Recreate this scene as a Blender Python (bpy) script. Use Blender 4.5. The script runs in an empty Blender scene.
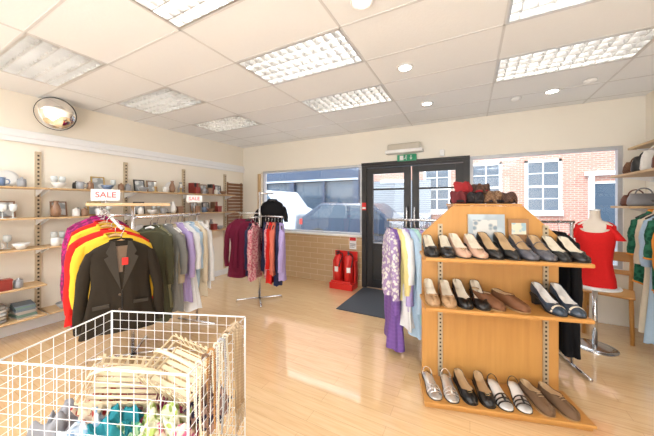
import bpy, math, random
from mathutils import Vector, Matrix
random.seed(7)
SC=bpy.context.scene
COL=SC.collection
pi=math.pi
# ------------------------------------------------------------------ materials
def _new(name):
    m=bpy.data.materials.new(name); m.use_nodes=True
    nt=m.node_tree; b=nt.nodes['Principled BSDF']
    return m,nt,b
def _coord(nt,swz=None,scale=(1,1,1)):
    tc=nt.nodes.new('ShaderNodeTexCoord')
    mp=nt.nodes.new('ShaderNodeMapping'); mp.inputs['Scale'].default_value=scale
    src=tc.outputs['Object']
    if swz:
        s=nt.nodes.new('ShaderNodeSeparateXYZ'); c=nt.nodes.new('ShaderNodeCombineXYZ')
        nt.links.new(src,s.inputs[0])
        for i,ch in enumerate(swz): nt.links.new(s.outputs['XYZ'.index(ch)],c.inputs[i])
        src=c.outputs[0]
    nt.links.new(src,mp.inputs[0]); return mp.outputs[0]
def c4(c): return (c[0],c[1],c[2],1)
def mat(name,col,rough=.6,metal=0,kind='plain',col2=None,scale=20,swz=None,bump=0,emit=0,spec=.5):
    m,nt,b=_new(name)
    b.inputs['Roughness'].default_value=rough; b.inputs['Metallic'].default_value=metal
    b.inputs['Specular IOR Level'].default_value=spec
    L=nt.links.new
    col2=col2 or tuple(x*.86 for x in col)
    fac=None
    if kind=='plain':
        v=_coord(nt); n=nt.nodes.new('ShaderNodeTexNoise'); n.inputs['Scale'].default_value=scale; L(v,n.inputs['Vector']); fac=n.outputs['Fac']
    elif kind=='wood':
        v=_coord(nt,swz,(1,12,12)); n=nt.nodes.new('ShaderNodeTexNoise'); n.inputs['Scale'].default_value=scale*.15; n.inputs['Detail'].default_value=4; L(v,n.inputs['Vector']); fac=n.outputs['Fac']
    elif kind=='stripe':
        v=_coord(nt,swz); n=nt.nodes.new('ShaderNodeTexWave'); n.inputs['Scale'].default_value=scale; L(v,n.inputs['Vector']); fac=n.outputs['Fac']
    elif kind=='check':
        v=_coord(nt,swz); n=nt.nodes.new('ShaderNodeTexChecker'); n.inputs['Scale'].default_value=scale; L(v,n.inputs['Vector']); fac=n.outputs['Fac']
    elif kind=='blotch':
        v=_coord(nt,swz); n=nt.nodes.new('ShaderNodeTexVoronoi'); n.inputs['Scale'].default_value=scale; L(v,n.inputs['Vector']); fac=n.outputs['Distance']
    elif kind=='quilt':
        v=_coord(nt,swz); n=nt.nodes.new('ShaderNodeTexVoronoi'); n.inputs['Scale'].default_value=scale; n.inputs['Randomness'].default_value=0; L(v,n.inputs['Vector']); fac=n.outputs['Distance']
    if kind in('blotch','stripe'):
        r=nt.nodes.new('ShaderNodeValToRGB'); r.color_ramp.elements[0].position=.4; r.color_ramp.elements[1].position=.55
        r.color_ramp.elements[0].color=c4(col); r.color_ramp.elements[1].color=c4(col2); L(fac,r.inputs[0]); L(r.outputs[0],b.inputs['Base Color'])
    else:
        mx=nt.nodes.new('ShaderNodeMixRGB'); mx.inputs[1].default_value=c4(col); mx.inputs[2].default_value=c4(col2); L(fac,mx.inputs[0]); L(mx.outputs[0],b.inputs['Base Color'])
    if bump:
        bp=nt.nodes.new('ShaderNodeBump'); bp.inputs['Strength'].default_value=bump; bp.inputs['Distance'].default_value=.004; L(fac,bp.inputs['Height']); L(bp.outputs[0],b.inputs['Normal'])
    if emit:
        b.inputs['Emission Color'].default_value=c4(col); b.inputs['Emission Strength'].default_value=emit
    return m
def brickmat(name,c1,c2,mortar,bw,rh,ms,swz=None,rough=.6,grain=False,off=.5,bump=.3,coat=0):
    m,nt,b=_new(name); L=nt.links.new
    v=_coord(nt,swz); k=nt.nodes.new('ShaderNodeTexBrick'); k.inputs['Scale'].default_value=1
    k.inputs['Color1'].default_value=c4(c1);k.inputs['Color2'].default_value=c4(c2);k.inputs['Mortar'].default_value=c4(mortar)
    k.inputs['Brick Width'].default_value=bw;k.inputs['Row Height'].default_value=rh;k.inputs['Mortar Size'].default_value=ms
    k.offset=off
    L(v,k.inputs['Vector']); out=k.outputs['Color']
    if grain:
        v2=_coord(nt,swz,(1.5,25,1)); n=nt.nodes.new('ShaderNodeTexNoise'); n.inputs['Scale'].default_value=2.5; n.inputs['Detail'].default_value=5; L(v2,n.inputs['Vector'])
        r=nt.nodes.new('ShaderNodeValToRGB'); r.color_ramp.elements[0].color=(.90,.84,.77,1); r.color_ramp.elements[1].color=(1,1,1,1); r.color_ramp.elements[0].position=.3;r.color_ramp.elements[1].position=.6
        L(n.outputs['Fac'],r.inputs[0]); mx=nt.nodes.new('ShaderNodeMixRGB'); mx.blend_type='MULTIPLY'; mx.inputs[0].default_value=1
        L(out,mx.inputs[1]); L(r.outputs[0],mx.inputs[2]); out=mx.outputs[0]
    L(out,b.inputs['Base Color']); b.inputs['Roughness'].default_value=rough
    if coat: b.inputs['Coat Weight'].default_value=coat; b.inputs['Coat Roughness'].default_value=.06; b.inputs['Coat IOR'].default_value=1.65
    if bump:
        bp=nt.nodes.new('ShaderNodeBump'); bp.inputs['Strength'].default_value=bump; bp.inputs['Distance'].default_value=.003; bp.invert=True; L(k.outputs['Fac'],bp.inputs['Height']); L(bp.outputs[0],b.inputs['Normal'])
    return m
def glassmat(name,tint=(1,1,1),gl=.07):
    m=bpy.data.materials.new(name); m.use_nodes=True; nt=m.node_tree
    nt.nodes.clear(); o=nt.nodes.new('ShaderNodeOutputMaterial'); t=nt.nodes.new('ShaderNodeBsdfTransparent'); t.inputs[0].default_value=c4(tint)
    g=nt.nodes.new('ShaderNodeBsdfGlossy'); g.inputs['Roughness'].default_value=.02; mx=nt.nodes.new('ShaderNodeMixShader'); mx.inputs[0].default_value=gl
    nt.links.new(t.outputs[0],mx.inputs[1]);nt.links.new(g.outputs[0],mx.inputs[2]);nt.links.new(mx.outputs[0],o.inputs[0]); return m
WALL=mat('cream_paint',(.93,.87,.76),.8,scale=3,col2=(.91,.85,.74))
HEAD=mat('header_paint',(.92,.88,.79),.8,scale=3,col2=(.90,.86,.77))
CEIL=mat('ceiling_tile',(.89,.91,.93),.9,scale=60,col2=(.86,.88,.90),bump=.2)
WHITE=mat('white_paint',(.91,.92,.93),.4,scale=5,col2=(.88,.89,.9))
TBAR=mat('tbar_white',(.75,.76,.77),.5,scale=5)
FLOORM=brickmat('laminate_floor',(.80,.56,.31),(.765,.52,.28),(.60,.39,.20),.9,.095,.0013,swz='XYZ',rough=.2,grain=True,bump=0,coat=1)
TILE=brickmat('tan_wall_tile',(.56,.39,.22),(.52,.36,.20),(.68,.54,.38),.30,.095,.004,swz='XZY',rough=.5)
BRICK=brickmat('street_brick',(.46,.22,.16),(.39,.17,.13),(.50,.40,.34),.22,.075,.01,swz='XZY',rough=.9)
BLACKF=mat('black_frame_paint',(.010,.010,.012),.35,scale=8)
OAK=mat('honey_oak',(.60,.30,.08),.4,kind='wood',col2=(.45,.20,.045),scale=20)
OAKP=mat('pale_oak',(.66,.46,.25),.5,kind='wood',col2=(.56,.37,.19),scale=20)
OAKV=mat('honey_oak_panel',(.63,.33,.095),.4,kind='wood',col2=(.47,.22,.055),scale=16,swz='ZXY')
CHROME=mat('chrome',(.75,.75,.77),.18,1,scale=4)
LOUV=mat('louvre_aluminium',(.70,.69,.67),.28,.80,scale=4)
DARK=mat('dark_slot',(.05,.035,.02),.7)
GLASS=glassmat('window_glass',(.97,.99,1),.05)
LAMP=mat('lamp_glow',(1,.98,.96),emit=9)
LAMP_FILL=mat('fill_glow_bright',(.93,.96,1),emit=10)  # stronger glow for the added fill lights behind the camera
SPOT=mat('spot_glow',(1,.95,.85),emit=25)
RED=mat('signal_red',(.70,.02,.015),.35)
PRED=mat('sale_red',(.85,.10,.12),.4)
GREEN=mat('exit_green',(.01,.33,.16),.4)
BLK=mat('black_plastic',(.02,.02,.022),.4)
MATM=mat('entrance_mat_pile',(.045,.05,.06),.95,scale=200,col2=(.08,.085,.1),bump=.5)
WIRE=mat('white_wire_coating',(.90,.90,.89),.35,scale=5)
MANN=mat('mannequin_plastic',(.85,.76,.66),.4,scale=4)
MIRR=mat('mirror_silver',(.85,.82,.78),.04,1,scale=2)
PAPER=mat('white_card',(.93,.93,.92),.5,scale=4)
CERW=mat('white_ceramic',(.85,.84,.81),.3,scale=6)
# ------------------------------------------------------------------ mesh builder
class MB:
    def __init__(s): s.v=[];s.f=[];s.m=[];s.sm=[];s.cur=0
    def add(s,vs,fs,smooth=False,M=None):
        o=len(s.v)
        for p in vs:
            p=Vector(p); s.v.append(tuple(M@p if M else p))
        for f in fs: s.f.append([i+o for i in f]); s.m.append(s.cur); s.sm.append(smooth)
        return s
    def bx(s,x0,x1,y0,y1,z0,z1,M=None):
        vs=[(x0,y0,z0),(x1,y0,z0),(x1,y1,z0),(x0,y1,z0),(x0,y0,z1),(x1,y0,z1),(x1,y1,z1),(x0,y1,z1)]
        return s.add(vs,[(3,2,1,0),(4,5,6,7),(0,1,5,4),(1,2,6,5),(2,3,7,6),(3,0,4,7)],False,M)
    def loft(s,rings,cap0=True,cap1=True,smooth=True,M=None,closed=True):
        n=len(rings[0]); vs=[p for r in rings for p in r]; fs=[]
        for i in range(len(rings)-1):
            for j in range(n if closed else n-1):
                k=(j+1)%n; fs.append((i*n+j,i*n+k,(i+1)*n+k,(i+1)*n+j))
        if closed and cap0: fs.append(tuple(range(n-1,-1,-1)))
        if closed and cap1: fs.append(tuple((len(rings)-1)*n+j for j in range(n)))
        return s.add(vs,fs,smooth,M)
    def lathe(s,prof,c=(0,0,0),n=20,M=None,cap0=True,cap1=True):
        rings=[[(c[0]+r*math.cos(2*pi*j/n),c[1]+r*math.sin(2*pi*j/n),c[2]+z) for j in range(n)] for r,z in prof]
        return s.loft(rings,cap0,cap1,True,M)
    def tube(s,pts,r,n=8,closed=False,M=None,flat=1.0):
        P=[Vector(p) for p in pts]; rings=[]; N=len(P); up=None
        for i,p in enumerate(P):
            if closed: t=(P[(i+1)%N]-P[i-1])
            else: t=P[min(i+1,N-1)]-P[max(i-1,0)]
            t.normalize()
            if up is None:
                a=Vector((0,0,1)) if abs(t.z)<.9 else Vector((1,0,0)); up=(a-t*a.dot(t)).normalized()
            else: up=(up-t*up.dot(t)).normalized()
            sd=t.cross(up); rr=r[i] if isinstance(r,(list,tuple)) else r
            rings.append([tuple(p+up*rr*flat*math.cos(2*pi*j/n)+sd*rr*math.sin(2*pi*j/n)) for j in range(n)])
        if closed: rings.append(rings[0])
        return s.loft(rings,not closed,not closed,n>4,M)
    def prism(s,poly,a,b,axis='y',M=None):
        n=len(poly)
        def P(p,t): return (p[0],t,p[1]) if axis=='y' else ((t,p[0],p[1]) if axis=='x' else (p[0],p[1],t))
        vs=[P(p,a) for p in poly]+[P(p,b) for p in poly]
        fs=[tuple(range(n)),tuple(range(2*n-1,n-1,-1))]+[(j,(j+n),((j+1)%n)+n,(j+1)%n) for j in range(n)]
        return s.add(vs,fs,False,M)
    def build(s,name,mats,parent=None,loc=(0,0,0),rz=0,bevel=0,label=None,cat=None,group=None,kind=None,sub=0,recalc=True):
        me=bpy.data.meshes.new(name); me.from_pydata(s.v,[],s.f)
        if not isinstance(mats,(list,tuple)): mats=[mats]
        for m in mats: me.materials.append(m)
        for i,p in enumerate(me.polygons): p.material_index=s.m[i]; p.use_smooth=s.sm[i]
        if recalc:
            import bmesh
            bm=bmesh.new(); bm.from_mesh(me); bmesh.ops.recalc_face_normals(bm,faces=bm.faces); bm.to_mesh(me); bm.free()
        me.update()
        o=bpy.data.objects.new(name,me); COL.objects.link(o); o.location=loc; o.rotation_euler=(0,0,rz)
        if parent: o.parent=parent
        if bevel:
            md=o.modifiers.new('b','BEVEL'); md.width=bevel; md.segments=2; md.limit_method='ANGLE'
        if sub:
            md=o.modifiers.new('s','SUBSURF'); md.levels=sub; md.render_levels=sub
        tag(o,label,cat,group,kind); return o
def tag(o,label=None,cat=None,group=None,kind=None):
    if label:o['label']=label
    if cat:o['category']=cat
    if group:o['group']=group
    if kind:o['kind']=kind
def thing(name,label,cat,loc=(0,0,0),rz=0,group=None,kind=None):
    o=bpy.data.objects.new(name,None); o.empty_display_size=.05; COL.objects.link(o); o.location=loc; o.rotation_euler=(0,0,rz)
    tag(o,label,cat,group,kind); return o
def dup(root,loc,rz=0,label=None,sx=1):
    def rec(o,par):
        c=o.copy(); COL.objects.link(c)
        if par: c.parent=par
        for ch in o.children: rec(ch,c)
        return c
    c=rec(root,None); c.location=loc; c.rotation_euler=(0,0,rz); c.scale=(sx,1,1)
    if label: c['label']=label
    return c
def text(body,size,m,parent,loc,rot,ext=.001):
    cu=bpy.data.curves.new('t','FONT'); cu.body=body; cu.size=size; cu.extrude=ext; cu.offset=size*.006; cu.align_x='CENTER'; cu.align_y='CENTER'
    o=bpy.data.objects.new('t',cu); COL.objects.link(o)
    dg=bpy.context.evaluated_depsgraph_get(); me=bpy.data.meshes.new_from_object(o.evaluated_get(dg))
    bpy.data.objects.remove(o); me.materials.clear(); me.materials.append(m)
    t=bpy.data.objects.new('lettering',me); COL.objects.link(t); t.location=loc; t.rotation_euler=rot; t.parent=parent; return t
# ------------------------------------------------------------------ room
XL,XR,YB,YF,ZC=-4.19,1.67,4.17,-3.0,2.52
S='structure'
MB().bx(XL-.1,XR+.1,YF-.1,YB+.2,-.1,0).build('floor',FLOORM,label='pale laminate wood plank shop floor',cat='floor',kind=S)
MB().bx(XL-.12,XL,YF,YB+.12,0,ZC+.2).build('wall_left',WALL,label='cream painted side wall behind shelving',cat='wall',kind=S)
MB().bx(XR,XR+.12,YF,YB+.12,0,ZC+.2).build('wall_right',WALL,label='cream painted side wall',cat='wall',kind=S)
MB().bx(XL,XR,YF-.12,YF,0,ZC+.2).build('wall_front',WALL,label='cream painted wall at the closed end of the shop',cat='wall',kind=S)
w=MB()
w.bx(XL,XR,YB,YB+.14,2.0,ZC+.2); w.bx(XL,-3.68,YB,YB+.14,0,2.0); w.bx(1.5,XR,YB,YB+.14,0,2.0)
w.bx(0.0,1.5,YB,YB+.14,0,.62)
w.cur=1; w.bx(-3.68,-1.56,YB,YB+.14,0,.83)
w.build('wall_back',[HEAD,TILE],label='cream shopfront wall with tan tiled panel below the window',cat='wall',kind=S)
xs=[XL,-3.64,-2.68,-1.72,-.76,.2,1.16,XR]
ys=[YF]+[round(1.62+.48*k,3) for k in range(-9,6)]+[YB]
pc=[-3.64,-1.72,.2]; pr=[2.58,1.62,.66,-.3,-1.26,-2.22]
c=MB()
for i in range(len(xs)-1):
    for j in range(len(ys)-1):
        if any(abs(xs[i]-a)<.01 for a in pc) and any(abs(ys[j]-b)<.01 for b in pr): continue
        c.bx(xs[i],xs[i+1],ys[j],ys[j+1],ZC,ZC+.02)
c.build('ceiling',CEIL,label='white suspended tile ceiling',cat='ceiling',kind=S)
t=MB()
for x in xs[1:-1]: t.bx(x-.008,x+.008,YF,YB,ZC-.003,ZC)
for y in ys[1:-1]: t.bx(XL,XR,y-.008,y+.008,ZC-.003,ZC)
t.build('trim_1',TBAR,label='white metal ceiling grid bars',cat='ceiling grid',kind=S)
MB().bx(XL,XR,YF,YB,ZC+.2,ZC+.25).build('trim_2',WHITE,label='slab above the suspended ceiling',cat='ceiling slab',kind=S)
MB().bx(XL,XL+.03,YF,YB,2.0,2.13).bx(XL,XL+.045,YF,YB,2.05,2.075).build('trim_3',WHITE,label='white horizontal rail along the side wall',cat='wall rail',kind=S,bevel=.004)
MB().bx(XL,XL+.015,YF,YB,0,.1).build('baseboard_left',WHITE,label='white skirting board',cat='skirting',kind=S)
MB().bx(XR-.015,XR,YF,YB,0,.1).build('baseboard_right',WHITE,label='white skirting board',cat='skirting',kind=S)
# troffers
HOUS=mat('housing_grey',(.62,.61,.59),.4)
first=None; second=None
for a in pc:
    for b in pr:
        front=b>0  # rows behind the camera: unseen, louvreless, brightened as added room fill
        if front and first is None or (not front and second is None):
            r=thing('ceiling_light','recessed fluorescent ceiling light with silver louvre grid' if front else 'added unseen ceiling light without louvre, brightened as fill','ceiling light',(a,b,ZC),group='louvred ceiling lights' if front else 'added fill ceiling lights')
            h=MB(); W,D=.96,.48; h.bx(.002,.01,.002,D-.002,0,.12).bx(W-.01,W-.002,.002,D-.002,0,.12).bx(.002,W-.002,.002,.01,0,.12).bx(.002,W-.002,D-.01,D-.002,0,.12).bx(.002,W-.002,.002,D-.002,.12,.13)
            h.build('housing',HOUS if front else WHITE,r)
            for k in range(3): MB().lathe([(.014,.03),(.014,.93)],n=12,M=Matrix.Translation((0,.08+k*.16,.095))@Matrix.Rotation(pi/2,4,'Y')).build('lamp_tube',LAMP,r) if front else MB().bx(.03,.93,.05+k*.15,.13+k*.15,.085,.10).build('lamp_tube',LAMP_FILL,r)
            if front:
                l=MB()
                for k in range(1,12): x=.96*k/12; l.prism([(x-.006,.034),(x+.006,.034),(x+.001,.0),(x-.001,0)],.01,D-.01)
                for k in range(1,5): y=.48*k/5; l.prism([(y-.009,.038),(y+.009,.038),(y+.003,-.002),(y-.003,-.002)],.01,W-.01,axis='x')
                l.bx(.01,W-.01,.01,.022,-.003,.045).bx(.01,W-.01,D-.022,D-.01,-.003,.045).bx(.01,.022,.01,D-.01,-.003,.045).bx(W-.022,W-.01,.01,D-.01,-.003,.045)
                l.build('louvre',LOUV,r); first=r
            else: second=r
        else: dup(first if front else second,(a,b,ZC))
for i,(x,y) in enumerate([(-.49,2.35),(-.44,3.31),(-.547,1.46),(.75,3.55)]):
    r=thing('downlight','small round white recessed spotlight','spotlight',(x,y,ZC-.004),group='ceiling spotlights')
    MB().lathe([(.045,-.002),(.058,-.012),(.066,-.010),(.068,0)],n=24,cap0=False).build('bezel',WHITE,r)
    MB().lathe([(.046,-.006),(.046,-.001)],n=24).build('lamp',SPOT,r)
for x,y in [(.45,3.6),(1.0,3.4)]:
    MB().lathe([(.05,0),(.048,-.02),(.03,-.032),(.0,-.034)],n=20).build('smoke_detector',WHITE,loc=(x,y,ZC-.003),label='round white smoke detector on the ceiling',cat='smoke detector',group='smoke detectors')
# windows
def frame(mb,x0,x1,z0,z1,t,y0=YB+.02,y1=YB+.08):
    mb.bx(x0,x0+t,y0,y1,z0,z1).bx(x1-t,x1,y0,y1,z0,z1).bx(x0+t,x1-t,y0,y1,z0,z0+t).bx(x0+t,x1-t,y0,y1,z1-t,z1)
SILV=mat('grey_window_frame',(.6,.62,.66),.4,.3)
SILLM=mat('sill_white',(.85,.83,.8),.4)
def window(name,x0,x1,z0,z1,mull,lab):
    r=thing(name,lab,'window',(0,0,0),kind=S)
    m=MB(); frame(m,x0,x1,z0,z1,.04)
    for q in mull: m.bx(q-.02,q+.02,YB+.02,YB+.08,z0+.04,z1-.04)
    m.build('frame',SILV,r)
    MB().bx(x0+.03,x1-.03,YB+.045,YB+.051,z0+.03,z1-.03).build('pane',GLASS,r)
    MB().bx(x0-.02,x1,YB-.04,YB+.02,z0-.025,z0+.005).build('sill',SILLM,r)
window('window_1',-3.68,-1.56,.83,2.0,[],'large shopfront window above tan tiles')
window('window_2',0.0,1.5,.62,2.0,[],'large shopfront window beside the black door')
d=thing('door_1','black framed glazed double shop door','door',(0,0,0),kind=S)
m=MB(); m.bx(-1.56,-1.48,YB-.01,YB+.1,0,2.0).bx(-.08,0,YB-.01,YB+.1,0,2.0).bx(-1.48,-.08,YB-.01,YB+.1,1.93,2.0)
m.build('frame',BLACKF,d)
for x0,x1,tag_ in [(-1.48,-.79,0),(-.77,-.08,1)]:
    m=MB(); s=.10
    m.bx(x0,x0+s,YB+.01,YB+.06,.01,1.92).bx(x1-s,x1,YB+.01,YB+.06,.01,1.92).bx(x0+s,x1-s,YB+.01,YB+.06,1.83,1.92).bx(x0+s,x1-s,YB+.01,YB+.06,.01,.14)
    m.bx(x0+s,x1-s,YB+.01,YB+.06,1.57,1.595).bx(x0+s,x1-s,YB+.01,YB+.06,.62,.72).bx(x0+s,x1-s,YB+.025,YB+.045,.14,.62)
    L=m.build('leaf',BLACKF,d,bevel=.003)
    MB().bx(x0+s,x1-s,YB+.03,YB+.036,.72,1.83).build('pane',GLASS,L)
    hx=x1-.045 if tag_==0 else x0+.045
    MB().tube([(hx,YB+.01,.95),(hx,YB-.05,.95),(hx,YB-.05,1.3),(hx,YB+.01,1.3)],.011).build('handle',CHROME,L)
MB().bx(-1.56,0,YB-.03,YB-.012,1.96,2.01).build('trim_4',BLACKF,label='black strip above the doors',cat='door trim',kind=S)
r=thing('exit_sign','green emergency exit sign with running figure and arrow','exit sign',(-.84,YB-.03,1.995))
MB().bx(-.14,.14,-.008,.03,.0,.10).build('panel',GREEN,r,bevel=.003)
g=MB(); g.bx(-.10,-.045,-.012,-.008,.015,.085).build('doorway',WHITE,r)
g=MB(); g.lathe([(.009,0),(.009,.003)],n=14,M=Matrix.Translation((-.005,-.0085,.078))@Matrix.Rotation(pi/2,4,'X'))
for a,b in [((-.008,.066),(-.016,.044)),((-.016,.044),(-.002,.034)),((-.002,.034),(-.004,.016)),((-.016,.044),(-.028,.034)),((-.028,.034),(-.04,.038)),((-.008,.064),(.008,.054)),((-.008,.064),(-.024,.058))]:
    g.tube([(a[0],-.010,a[1]),(b[0],-.010,b[1])],.004,6)
g.build('running_figure',WHITE,r)
g=MB(); g.bx(.06,.07,-.012,-.008,.04,.085); g.prism([(.045,.045),(.085,.045),(.065,.015)],-.012,-.008); g.build('arrow',WHITE,r)
r=thing('emergency_light','white rectangular emergency light box above the door','emergency light',(-.87,YB-.14,2.11))
MB().bx(-.27,.27,0,.14,0,.05).build('housing',WHITE,r,bevel=.008)
MB().bx(-.24,.24,.015,.125,.05,.14).build('diffuser',mat('diffuser_white',(.62,.58,.50),.3),r,bevel=.018)
MB().bx(-.03,.03,0,.05,0,.09).build('door_sensor',WHITE,loc=(-.35,YB-.05,2.03),label='small white sensor box on the header',cat='sensor',bevel=.008)
MB().bx(-1.52,-.05,3.12,4.12,0,.012).build('door_mat',MATM,label='dark grey entrance mat before the door',cat='doormat',bevel=.004)
# ------------------------------------------------------------------ street
ST=mat('asphalt',(.18,.20,.23),.9,scale=30); PV=mat('pavement',(.4,.4,.4),.9,scale=12)
MB().bx(-30,25,7.0,12.0,-.3,-.12).build('street',ST,label='grey asphalt street outside',cat='street',kind=S)
MB().bx(-30,25,YB+.2,7.0,-.3,-.02).build('pavement',PV,label='paved sidewalk outside the shop',cat='pavement',kind=S)
r=thing('brick_building','red brick building with white sash windows across the street','building',(0,13.5,-.2),kind=S)
MB().bx(-26,22,0,3,0,9).build('facade',BRICK,r)
MB().bx(-26,22,-1.5,0,-.02,.16).build('curb',PV,r)
WG=mat('dark_window_glass',(.07,.10,.14),.1)
DRM=mat('street_door',(.03,.06,.10),.4)
SHUT=brickmat('roller_shutter',(.28,.31,.35),(.26,.29,.33),(.10,.11,.13),4,.09,.012,swz='XZY',rough=.5)
for k in range(18):
    x=-15+k*1.95
    if -13.5<x<-4.3: continue
    if k%4==2:
        MB().bx(x-.45,x+.45,-.06,.0,.1,2.3).build('door_leaf',DRM,r)
        MB().bx(x-.6,x-.45,-.14,0,0,2.6).bx(x+.45,x+.6,-.14,0,0,2.6).bx(x-.7,x+.7,-.2,0,2.6,2.75).bx(x-.45,x+.45,-.1,0,2.3,2.36).build('door_surround',WHITE,r)
        continue
    MB().bx(x-.5,x+.5,-.05,.0,1.3,3.2).build('window',WG,r)
    m=MB(); m.bx(x-.58,x-.48,-.1,0,1.2,3.3).bx(x+.48,x+.58,-.1,0,1.2,3.3).bx(x-.58,x+.58,-.1,0,3.2,3.3).bx(x-.62,x+.62,-.14,0,1.1,1.3).bx(x-.5,x+.5,-.08,0,2.2,2.28).bx(x-.02,x+.02,-.08,0,1.3,3.2)
    for zz in(1.75,2.75): m.bx(x-.5,x+.5,-.07,0,zz,zz+.03)
    m.build('window_frame',WHITE,r)
MB().bx(-1.7,1.7,-.08,0,.3,2.7).build('roller_shutter',SHUT,r,loc=(-3.3,-.08,0))
SB=mat('shopfront_blue',(.03,.055,.11),.5); SGN=mat('fascia_pale',(.45,.5,.55),.5)
r=thing('shopfront','dark blue shopfront across the street','shop front',(-9.3,13.4,0),kind=S)
MB().bx(-4.5,4.2,-.3,0,2.6,3.6).bx(-4.5,-4.1,-.3,0,0,2.6).bx(3.9,4.2,-.3,0,0,2.6).bx(-4.5,4.2,-.3,0,0,.6).bx(-.15,.15,-.3,0,.6,2.6).bx(-2.2,-2.05,-.3,0,.6,2.6).bx(2.05,2.2,-.3,0,.6,2.6).build('surround',SB,r)
MB().bx(-4.1,3.9,-.1,0,.6,2.6).build('pane',WG,r)
MB().bx(-4.5,4.2,-.36,-.3,2.62,2.72).build('fascia_moulding',SGN,r)
TYRE=mat('tyre_rubber',(.03,.03,.03),.8); HUB=mat('wheel_hub',(.5,.5,.52),.3,.8); TL=mat('tail_light',(.5,.03,.02),.3)
def car(name,lab,loc,prof,win,Wd,colr,wx):
    r=thing(name,lab,'car' if name=='car' else 'van',loc)
    cm=mat(name+'_paint',colr,.25)
    MB().prism(prof,-Wd/2,Wd/2).build('body',cm,r,bevel=.08)
    for q in win:
        MB().prism(q,-Wd/2-.012,Wd/2+.012).build('side_window',WG,r)
    x0=min(p[0] for p in prof)
    MB().bx(x0+.0,x0+.12,-Wd/2-.015,-Wd/2+.2,.75,.95).build('tail_light',TL,r)
    MB().bx(-1.0,1.0,-Wd/2-.015,-Wd/2,.50,.56).build('side_moulding',TYRE,r)
    for x in wx:
        for y in(-Wd/2+.08,Wd/2-.08):
            W_=MB().lathe([(.1,-.11),(.3,-.11),(.33,-.08),(.33,.08),(.3,.11),(.1,.11)],n=24,M=Matrix.Translation((x,y,.33))@Matrix.Rotation(pi/2,4,'X')).build('wheel',TYRE,r)
            MB().lathe([(.2,-.125),(.2,.125)],n=16,M=Matrix.Translation((x,y,.33))@Matrix.Rotation(pi/2,4,'X')).build('hub',HUB,W_)
car('van','white delivery van parked on the street',(-8.2,9.2,-.12),[(-2.5,.35),(2.5,.35),(2.55,1.1),(1.9,1.35),(1.35,2.0),(-2.45,2.05),(-2.55,1.0)],[[(.5,1.35),(1.65,1.35),(1.2,1.85),(.5,1.85)],[(-2.2,1.3),(.3,1.3),(.3,1.85),(-2.2,1.85)]],1.9,(.55,.60,.68),(-1.6,1.6))
car('car','dark blue hatchback parked on the street',(-3.3,8.9,-.12),[(-2.05,.3),(2.05,.3),(2.1,.85),(1.2,.98),(.6,1.5),(-1.2,1.52),(-2.0,1.0)],[[(-.1,1.0),(1.0,1.0),(.5,1.4),(-.1,1.42)],[(-1.6,1.02),(-.2,1.0),(-.2,1.42),(-1.1,1.42)]],1.75,(.03,.05,.09),(-1.3,1.3))
# ------------------------------------------------------------------ left wall shelving
upY=[.28,1.13,1.98,2.83,3.68]
r0=None
for y in upY:
    if r0 is None:
        mb=MB(); mb.bx(0,.03,-.022,.022,.12,1.92); mb.cur=1
        for k in range(40): mb.bx(.028,.0315,-.008,.008,.15+k*.044,.17+k*.044)
        r0=mb.build('shelf_upright',[mat('upright_tan',(.60,.49,.34),.5),DARK],loc=(XL,y,0),label='slotted tan shelving upright fixed to the wall',cat='shelf upright',group='wall shelving uprights')
    else: dup(r0,(XL,y,0))
SZ=[1.52,1.21,.90]
sh=None
def wall_shelf(y,z):
    global sh
    if sh is None:
        sh=thing('wall_shelf','pale wood wall shelf on metal brackets','shelf',(XL,y,z),group='shelves on the side wall')
        MB().bx(.035,.31,.01,.84,-.016,0).build('board',OAKP,sh,bevel=.003)
        for q in(.02,.83): MB().prism([(.031,-.016),(.28,-.016),(.031,-.09)],q-.003+.0,q+.003).build('bracket',WHITE,sh)
    else: dup(sh,(XL,y,z))
for i,y in enumerate(upY[:-1]):
    for z in SZ: wall_shelf(y,z)
for y in upY[:2]: wall_shelf(y,.21)
wall_shelf(upY[0],.52)
CB=mat('blue_glaze',(.18,.26,.42),.3);CBN=mat('brown_glaze',(.30,.17,.10),.35);CG=mat('grey_glaze',(.35,.36,.38),.35);CRD=mat('dark_red_box',(.30,.04,.03),.5);CTQ=mat('turquoise_glaze',(.35,.48,.48),.3);CGD=mat('brass',(.6,.42,.15),.3,.8);CBK=mat('black_frame',(.03,.025,.02),.4);PIC=mat('print_picture',(.70,.71,.72),.5,kind='blotch',col2=(.35,.38,.4),scale=18)
cache={}
NAMES={'white_ceramic':'white','blue_glaze':'blue','brown_glaze':'brown','grey_glaze':'grey','dark_red_box':'dark red','turquoise_glaze':'pale turquoise','brass':'brass','black_frame':'black','clear_glassware':'clear'}
GLW=mat('clear_glassware',(.80,.86,.86),.08,scale=4)
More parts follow.
